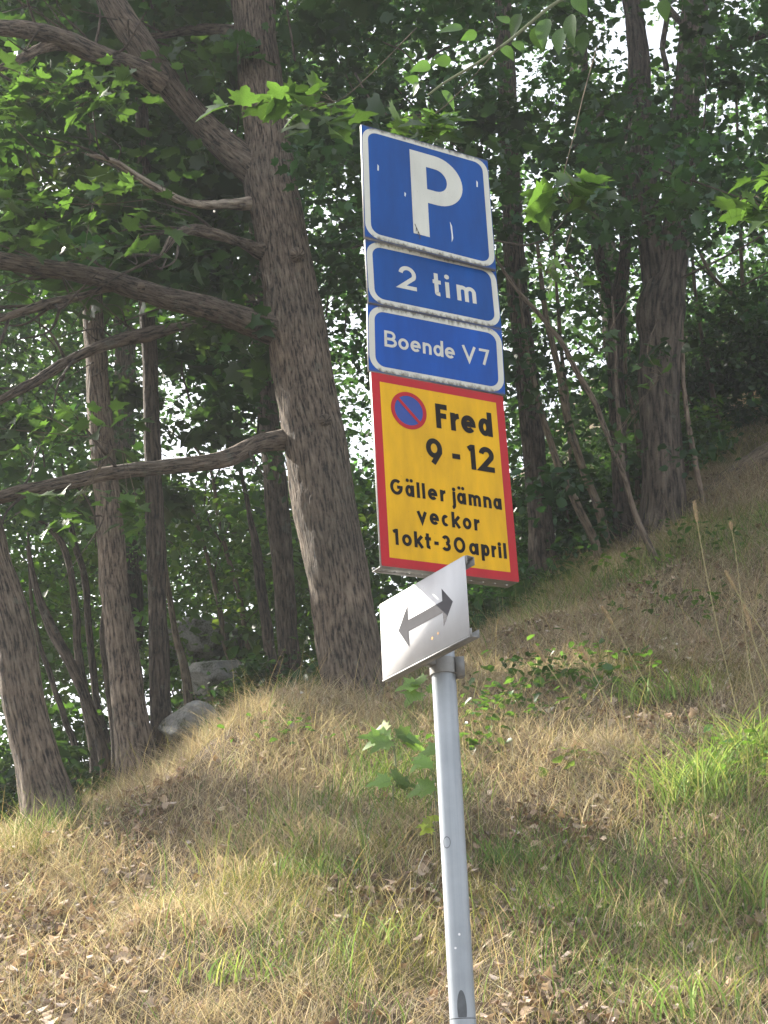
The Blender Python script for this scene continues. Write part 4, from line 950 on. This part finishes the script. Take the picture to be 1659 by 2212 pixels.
# glyphs: strokes in a box of width w, height h (h = cap or x height), centre lines inset by t/2
def glyph(ch, w, h, cap, t):
    r = t / 2; L, Rr, B_, Tt = r, w - r, r, h - r; cx, cy = w / 2, h / 2; rx, ry = w / 2 - r, h / 2 - r
    S = []; D = []
    dot = lambda x: D.append((x, cap - t * .55, t * .62))
    if ch in 'oO0': S.append((arc(cx, cy, rx, ry, 0, 360, 41)[:-1], True))
    elif ch == 'l': S.append(([(cx, 0), (cx, cap)], False))
    elif ch == 'i': S.append(([(cx, 0), (cx, h)], False)); dot(cx)
    elif ch == 'j': S.append((arc(0, -h * .12, w - r, h * .30, -80, 0, 8) + [(w - r, h)], False)); dot(w - r)
    elif ch in 'aä':
        S.append((arc(cx - r * .3, cy, rx - r * .3, ry, 0, 360, 37)[:-1], True)); S.append(([(Rr, 0), (Rr, h)], False))
        if ch == 'ä':
            for q in (.28, .72): D.append((w * q, cap + t * .15, t * .55))
    elif ch == 'd': S.append((arc(cx - r * .3, cy, rx - r * .3, ry, 0, 360, 37)[:-1], True)); S.append(([(Rr, 0), (Rr, cap)], False))
    elif ch == 'p': S.append((arc(cx + r * .3, cy, rx - r * .3, ry, 0, 360, 37)[:-1], True)); S.append(([(L, -h * .42), (L, h)], False))
    elif ch == 'e': S.append(([(L + r * .8, cy), (Rr, cy)] + arc(cx, cy, rx, ry, 0, 318, 34)[1:], False))
    elif ch == 'c': S.append((arc(cx, cy, rx, ry, 48, 312, 26), False))
    elif ch == 'n': S.append(([(L, 0), (L, h)], False)); S.append(([(L, h * .55)] + arc(cx, Tt - rx, rx, rx, 170, 0, 14) + [(Rr, 0)], False))
    elif ch == 'm':
        q = (w - t) / 4; S.append(([(L, 0), (L, h)], False))
        for k in (0, 1):
            S.append(([(L + 2 * q * k, h * .6)] + arc(L + q + 2 * q * k, Tt - q, q, q, 170, 0, 12) + [(L + 2 * q * (k + 1), 0)], False))
    elif ch == 'r': S.append(([(L, 0), (L, h)], False)); S.append(([(L, h * .5)] + arc(L + (w - L) * .95, Tt - (w - L) * .9, (w - L) * .95, (w - L) * .9, 165, 92, 8), False))
    elif ch == 't': 
        x = w * .42; S.append(([(x, cap * .97)] + [(x, w * .32)] + arc(x + w * .3, w * .32, w * .3, w * .32 - r, 180, 285, 10)[1:], False)); S.append(([(0, h - r), (w * .95, h - r)], False))
    elif ch == 'k': S.append(([(L, 0), (L, cap)], False)); S.append(([(L, h * .36), (w - t * .45, h)], False)); S.append(([(L + w * .22, h * .53), (w - t * .4, 0)], False))
    elif ch == 'v' or ch == 'V': S.append(([(r * .9, h), (cx, r * .9), (w - r * .9, h)], False))
    elif ch == 'B':
        q = h * .5; S.append(([(w * .5, B_), (L, B_), (L, Tt), (w * .5, Tt)] + arc(w * .5, (Tt + q) / 2, w * .40 - r, (Tt - q) / 2, 90, -90, 14)[1:] + [(L, q)], False))
        S.append(([(w * .5, q)] + arc(w * .5, (B_ + q) / 2, w * .5 - r, (q - B_) / 2, 90, -90, 14) + [(w * .45, B_)], False))
    elif ch == 'F': S.append(([(w, Tt), (L, Tt), (L, 0)], False)); S.append(([(L, h * .52), (w * .9, h * .52)], False))
    elif ch == 'G': S.append((arc(cx, cy, rx, ry, 50, 345, 30) + [(Rr, cy * .9), (Rr, cy), (cx * 1.1, cy)], False))
    elif ch == '1': S.append(([(Rr, 0), (Rr, Tt), (Rr - t * .2, Tt), (0, h * .80)], False))
    elif ch == '2':
        R2 = w / 2 - r; S.append((arc(cx, Tt - R2, R2, R2, 172, -28, 22) + [(L * .9, B_), (w, B_)], False))
    elif ch == '3':
        R2 = h * .26 - r / 2; S.append((arc(cx * .95, Tt - R2, rx * .85, R2, 155, -90, 16) , False)); q = (Tt - 2 * R2); S.append((arc(cx * .95, (q + B_) / 2, rx, (q - B_) / 2, 90, -155, 20), False))
    elif ch == '7': S.append(([(0, Tt), (Rr - r * .2, Tt), (w * .42, 0)], False))
    elif ch == '9':
        R2 = h * .29; cy2 = Tt - R2; S.append((arc(cx, cy2, rx, R2, 0, 360, 33)[:-1], True)); S.append(([(Rr, cy2), (Rr * .985, cy2 - R2 * .5), (w * .40, 0)], False))
    elif ch == '-': S.append(([(0, cap * .42), (w, cap * .42)], False))
    return S, D
ASC = set('ld1239V7BFG0kt-i')
def text_mesh(name, items, base, cap, xh, t, mat, y, W, H):
    """items: (char, s0, s1) in fractions of the plate width; base = fraction from the top"""
    parts = []; k = 0
    for ch, s0, s1 in items:
        w = (s1 - s0) * W; h = cap if ch in 'BFGV123790' else xh
        S, D = glyph(ch, w, h, cap, t); ox = (s0 - .5) * W; oz = H / 2 - base * H
        for pts, closed in S:
            V, F = ribbon(pts, t, closed, y - .00012 * (k % 5)); V[:, 0] += ox; V[:, 2] += oz; parts.append((V, F)); k += 1
        for dx, dz, rad in D:
            a = np.linspace(0, 2 * math.pi, 16, endpoint=False)
            V = np.column_stack([ox + dx + rad * np.cos(a), np.full(16, y - .00012 * (k % 5)), oz + dz + rad * np.sin(a)]); V = np.vstack([V, [[ox + dx, y - .00012 * (k % 5), oz + dz]]])
            F = np.array([[16, i, (i + 1) % 16, (i + 1) % 16] for i in range(16)]); parts.append((V, F)); k += 1
    Vs = np.vstack([p[0] for p in parts]); o = 0; Q = []; Tr = []
    for V, F in parts:
        if len(V) == 17: Tr.append(F[:, :3] + o)
        else: Q.append(F + o)
        o += len(V)
    return mesh_np(name, Vs, [np.vstack(Q)] + ([np.vstack(Tr)] if Tr else []), mat)
def rrect(w, h, r, n=8):
    pts = []
    for cx, cz, a0 in ((w / 2 - r, h / 2 - r, 0), (-w / 2 + r, h / 2 - r, 90), (-w / 2 + r, -h / 2 + r, 180), (w / 2 - r, -h / 2 + r, 270)):
        pts += arc(cx, cz, r, r, a0, a0 + 90, n)
    return pts
def ring_mesh(name, outer, inner, y, mat):
    n = len(outer); V = np.array([[a, y, b] for a, b in outer + inner]); i = np.arange(n); j = (i + 1) % n
    return mesh_np(name, V, np.stack([i, j, n + j, n + i], -1), mat)
def poly_mesh(name, pts, y, mat):
    me = bpy.data.meshes.new(name); me.from_pydata([(a, y, b) for a, b in pts], [], [list(range(len(pts)))]); me.materials.append(mat); me.update(); return me
def pmat(x0, y0, z0, a, t, tilt):
    return Matrix.Translation((x0, y0, z0)) @ Matrix.Rotation(a, 4, 'Z') @ Matrix.Rotation(-tilt, 4, 'X') @ Matrix.Rotation(-t, 4, 'Y')
def panel(parent, W, H, mat, depth=.008, slots=False, name='panel'):
    """aluminium sheet with folded edges, open at the back; bottom flange punched with slots"""
    t = .002; parts = [box_np(-W / 2, W / 2, 0, t, -H / 2, H / 2)]
    parts.append(box_np(-W / 2, -W / 2 + t, t, depth, -H / 2, H / 2)); parts.append(box_np(W / 2 - t, W / 2, t, depth, -H / 2, H / 2))
    x0, x1 = -W / 2 + t, W / 2 - t
    sd = depth
    for zz0, zz1, sl_ in ((H / 2 - t, H / 2, False), (-H / 2, -H / 2 + t, slots)):
        if not sl_: parts.append(box_np(x0, x1, t, depth, zz0, zz1))
        else:
            depth = .052; a, b = depth * .52, depth * .66; parts.append(box_np(x0, x1, t, a, zz0, zz1)); parts.append(box_np(x0, x1, b, depth, zz0, zz1))
            ns = 11; pit = (x1 - x0) / ns; sw = .009
            for k in range(ns + 1):
                l0 = x0 + (k - .5) * pit + sw / 2 if k else x0; l1 = x0 + (k + .5) * pit - sw / 2 if k < ns else x1
                parts.append(box_np(l0, l1, a, b, zz0, zz1))
    parts.append(box_np(x0, x1, depth - t, depth, -H / 2 + t, -H / 2 + .012))
    V, F = join(parts); return link(name, mesh_np(name, V, [np.vstack(F)], mat), parent)
def sign(name, label, H, pose, cat='road sign', slots=False):
    e = empty(name, (0, 0, 0)); e.matrix_world = pmat(*pose); tag(e, label, cat)
    panel(e, .4, H, M_alu, slots=slots)
    for zz in ((H * .28, -H * .28) if H > .3 else (0,)):
        V, F = box_np(-.185, .185, .0085, .024, zz - .014, zz + .014); link('rail', mesh_np('rail', V, F, M_alu), e)
    return e
W = .4
def blue_sign(name, label, H, pose, blue, items=None, **k):
    e = sign(name, label, H, pose)
    mb = grimy(name + '_blue', blue, W, H, .006, .34, .85, .9); mw = grimy(name + '_white', WHITE, W, H, .014, .5, 1, .5)
    V = np.array([[-W / 2, -.0004, -H / 2], [W / 2, -.0004, -H / 2], [W / 2, -.0004, H / 2], [-W / 2, -.0004, H / 2]])
    link('face', mesh_np('face', V, np.array([[0, 1, 2, 3]]), mb), e)
    link('border', ring_mesh('border', rrect(W - .004, H - .004, .044), rrect(W - .004 - .034, H - .004 - .032, .028), -.0009, mw), e)
    if items: link('lettering', text_mesh('lettering', items, k['base'], k['cap'], k['xh'], k['t'], mw, -.0009, W, H), e)
    return e, mb, mw
H = .38
e, mb, mw = blue_sign('parking_sign', 'blue board with a large white P at the top of the post', H, (.160, 3.598, 2.398, .461, -.034, .057), BLUE)
# the P
x0, x1 = .147 - .2, .310 - .2; zt = H / 2 - .040; zbm = zt - .287; st = .0495; bh = .171; ri_o = bh / 2; cxp = x1 - ri_o; czp = zt - ri_o
outer = [(x0, zbm), (x0 + st, zbm), (x0 + st, zt - bh)] + arc(cxp, czp, ri_o, ri_o, -90, 90, 22) + [(x0, zt)]
inner = [(x0 + st, zt - bh + st * .95)] + arc(cxp, czp, ri_o - st, ri_o - st * .95, -90, 90, 22) + [(x0 + st, zt - st * .95)]
N = 22
o_arc = outer[3:3 + N]; i_arc = inner[1:1 + N]
V = [(x0, zbm), (x0 + st, zbm), (x0 + st, zt - bh), inner[0], inner[-1], (x0 + st, zt), (x0, zt)] + o_arc + i_arc
quads = [[7 + i, 7 + i + 1, 7 + N + i + 1, 7 + N + i] for i in range(N - 1)] + [[2, 7, 7 + N, 3], [7 + N - 1, 5, 4, 7 + 2 * N - 1]]
me = bpy.data.meshes.new('letter_p'); me.from_pydata([(a, -.0012, b) for a, b in V], [], quads + [[0, 1, 2, 3, 4, 5, 6]]); me.materials.append(mw); me.update()
link('letter', me, e)
# droppings and scratches
M_scr = flat('scratch', (.7, .72, .72), .6); M_scd = flat('dark_scratch', (.05, .04, .035), .7)
for pts in ([(.262, .255), (.268, .27), (.2695, .31), (.264, .325), (.265, .30)], [(.045, .125), (.049, .13), (.048, .147), (.044, .147)], [(.125, .195), (.129, .2), (.127, .212), (.124, .208)], [(.357, .085), (.361, .09), (.36, .108), (.356, .108)]):
    link('bird_dropping', poly_mesh('bird_dropping', [(a - .2, .19 - b) for a, b in pts], -.0016, M_scr), e)
for q in range(3):
    x_, z_ = .152 + q * .005, .295 + q * .012; V, F = ribbon([(x_ - .2, .19 - z_), (x_ + .004 - .2, .19 - z_ - .012), (x_ + .003 - .2, .19 - z_ - .024)], .0022, False, -.0017 - q * .0001)
    link('scratch', mesh_np('scratch', V, F, M_scd), e)
H = .199
blue_sign('time_plate', 'blue plate reading 2 tim, directly under the big P', H, (.161, 3.600, 2.120, .455, -.003, .040), BLUE,
          [('2', .235, .365), ('t', .49, .555), ('i', .58, .62), ('m', .672, .82)], base=.67, cap=.0735, xh=.050, t=.0122)
H = .197
blue_sign('resident_plate', 'brighter blue plate reading Boende V7, third board from the top', H, (.159, 3.600, 1.922, .438, -.007, -.023), (.002, .072, .36),
          [('B', .115, .205), ('o', .215, .29), ('e', .303, .378), ('n', .393, .458), ('d', .472, .545), ('e', .556, .63), ('V', .685, .79), ('7', .815, .893)], base=.60, cap=.0475, xh=.033, t=.0078)
H = .526
e = sign('parking_ban_sign', 'tall yellow board with red rim reading Fred 9-12, lowest flat board on the post', H, (.160, 3.600, 1.553, .503, .024, -.017), slots=True)
my = grimy('board_yellow', YEL, W, H, .03, .42, .25, .8); mr_ = grimy('board_red', RED, W, H, .004, .42, .3, .6); mk = flat('board_black', BLK, .7); mk.node_tree.nodes['Principled BSDF'].inputs['Specular IOR Level'].default_value = .2; msb = flat('symbol_blue', (.003, .045, .28), .5)
bw = .024
V = np.array([[-W / 2 + bw, -.0004, -H / 2 + bw], [W / 2 - bw, -.0004, -H / 2 + bw], [W / 2 - bw, -.0004, H / 2 - bw], [-W / 2 + bw, -.0004, H / 2 - bw]])
link('face', mesh_np('face', V, np.array([[0, 1, 2, 3]]), my), e)
link('border', ring_mesh('border', rrect(W, H, .003, 3), rrect(W - 2 * bw, H - 2 * bw, .0005, 3), -.0005, mr_), e)
scx, scz = .262 * W - W / 2, H / 2 - .176 * H
sym = link('no_parking_symbol', ring_mesh('no_parking_symbol', arc(scx, scz, .0525, .0525, 0, 360, 49)[:-1], arc(scx, scz, .0415, .0415, 0, 360, 49)[:-1], -.0012, mr_), e)
link('disc', poly_mesh('disc', arc(scx, scz, .042, .042, 0, 360, 49)[:-1], -.0008, msb), sym)
V, F = ribbon([(scx - .0295, scz + .0295), (scx + .0295, scz - .0295)], .0085, False, -.0014); link('slash', mesh_np('slash', V, F, mr_), sym)
def line(items, base, cap, xh, t): link('lettering', text_mesh('lettering', items, base, cap, xh, t, mk, -.0010, W, H), e)
line([('F', .462, .55), ('r', .572, .642), ('e', .652, .762), ('d', .785, .893)], .243, .070, .051, .0150)
line([('9', .372, .492), ('-', .565, .625), ('1', .69, .742), ('2', .77, .885)], .438, .0705, .05, .0145)
line([('G', .092, .182), ('ä', .20, .264), ('l', .283, .305), ('l', .322, .344), ('e', .363, .432), ('r', .453, .496), ('j', .538, .568), ('ä', .578, .645), ('m', .665, .757), ('n', .776, .838), ('a', .852, .915)], .632, .0425, .0315, .0088)
line([('v', .272, .346), ('e', .364, .432), ('c', .452, .507), ('k', .526, .592), ('o', .607, .672), ('r', .692, .736)], .760, .0425, .0315, .0088)
line([('1', .094, .13), ('o', .155, .224), ('k', .242, .308), ('t', .320, .366), ('-', .386, .418), ('3', .440, .507), ('0', .528, .614), ('a', .640, .711), ('p', .730, .793), ('r', .808, .848), ('i', .860, .882), ('l', .899, .921)], .887, .0425, .0315, .0088)
# clamps holding boards to the pole
for zz in (2.50, 2.29, 2.12, 1.92, 1.72, 1.40):
    c = cyl('clamp', .034, zz - .015 - zb, zz + .015 - zb, M_alu, post, 24)

# arrow plate
Wa, Ha = .352, .204
pa = empty('arrow_plate', (0, 0, 0)); pa.matrix_world = pmat(.0825, 3.541, 1.153, -.945, .049, .036); tag(pa, 'white plate with a dark double-headed arrow, turned aside below the yellow board', 'road sign')
M_wp = grimy('plate_white', (.58, .58, .59), Wa, Ha, .002, .5, .3, .35); M_ar = flat('arrow_ink', (.05, .05, .058), .7, 0, .3, 12); M_ar.node_tree.nodes['Principled BSDF'].inputs['Specular IOR Level'].default_value = .1
V, F = box_np(-Wa / 2, Wa / 2, 0, .0025, -Ha / 2, Ha / 2); link('panel', mesh_np('panel', V, F, M_wp), pa)
nn = lambda s, v: (s * Wa - Wa / 2, Ha / 2 - v * Ha)
link('arrow', poly_mesh('arrow', [nn(.215, .48), nn(.335, .215), nn(.335, .408), nn(.735, .408), nn(.735, .25), nn(.85, .485), nn(.735, .73), nn(.735, .555), nn(.335, .555), nn(.335, .755)], -.0006, M_ar), pa)
M_rust = flat('rust_mark', (.45, .22, .06), .8, 0, .3, 80); M_spk = flat('grey_mark', (.35, .35, .38), .8)
for (s, v, r_, m_) in ((.60, .80, .0042, M_rust), (.67, .775, .0042, M_rust), (.10, .28, .0022, M_spk), (.54, .69, .0022, M_spk), (.40, .86, .0018, M_spk)):
    c = nn(s, v); link('mark', poly_mesh('mark', [(c[0] + r_ * math.cos(a) * rng.uniform(.5, 1.3), c[1] + r_ * math.sin(a) * rng.uniform(.5, 1.3)) for a in np.linspace(0, 2 * math.pi, 9, endpoint=False)], -.0009, m_), pa)
for zc, dirn in ((Ha / 2 - .010, -1), (-Ha / 2 + .010, 1)):      # C rails along top and bottom
    parts = [box_np(-Wa / 2, Wa / 2 + .004, .0035, .0055, zc - .010, zc + .010), box_np(-Wa / 2, Wa / 2 + .004, .0057, .0255, zc - dirn * .010 - .001, zc - dirn * .010 + .001),
             box_np(-Wa / 2, Wa / 2 + .004, .0257, .0275, zc - .010, zc + .010)]
    V, F = join(parts); link('rail', mesh_np('rail', V, [np.vstack(F)], M_alu), pa)
V, F = box_np(-Wa / 2, Wa / 2, -.0015, .0028, -Ha / 2 - .0035, -Ha / 2 - .0004); link('lower_lip', mesh_np('lower_lip', V, F, M_alu), pa)
# bracket arm and clamp joining the plate to the pole
Mi = pa.matrix_world.inverted()
for zz in (1.075, 1.215):
    a = Mi @ Vector((post_x, post_y, zz)); x_ = a.x
    V, F = box_np(x_ - .012, x_ + .012, .029, a.y - .022, a.z - .012, a.z + .012); link('bracket', mesh_np('bracket', V, F, M_alu), pa)
cyl('clamp', .0345, 1.045 - zb, 1.085 - zb, M_alu, post, 28)
V, F = box_np(.030, .052, -.024, -.016, 1.035 - zb, 1.085 - zb); link('clamp_lug', mesh_np('clamp_lug', V, F, M_alu), post)
V, F = box_np(.030, .050, -.006, .002, 1.035 - zb, 1.085 - zb); link('clamp_lug', mesh_np('clamp_lug', V, F, M_alu), post)

tris = sum(len(o.data.loops) - 2 * len(o.data.polygons) for o in bpy.data.objects if o.type == 'MESH')
print('objects', len(bpy.data.objects), 'tris', tris)
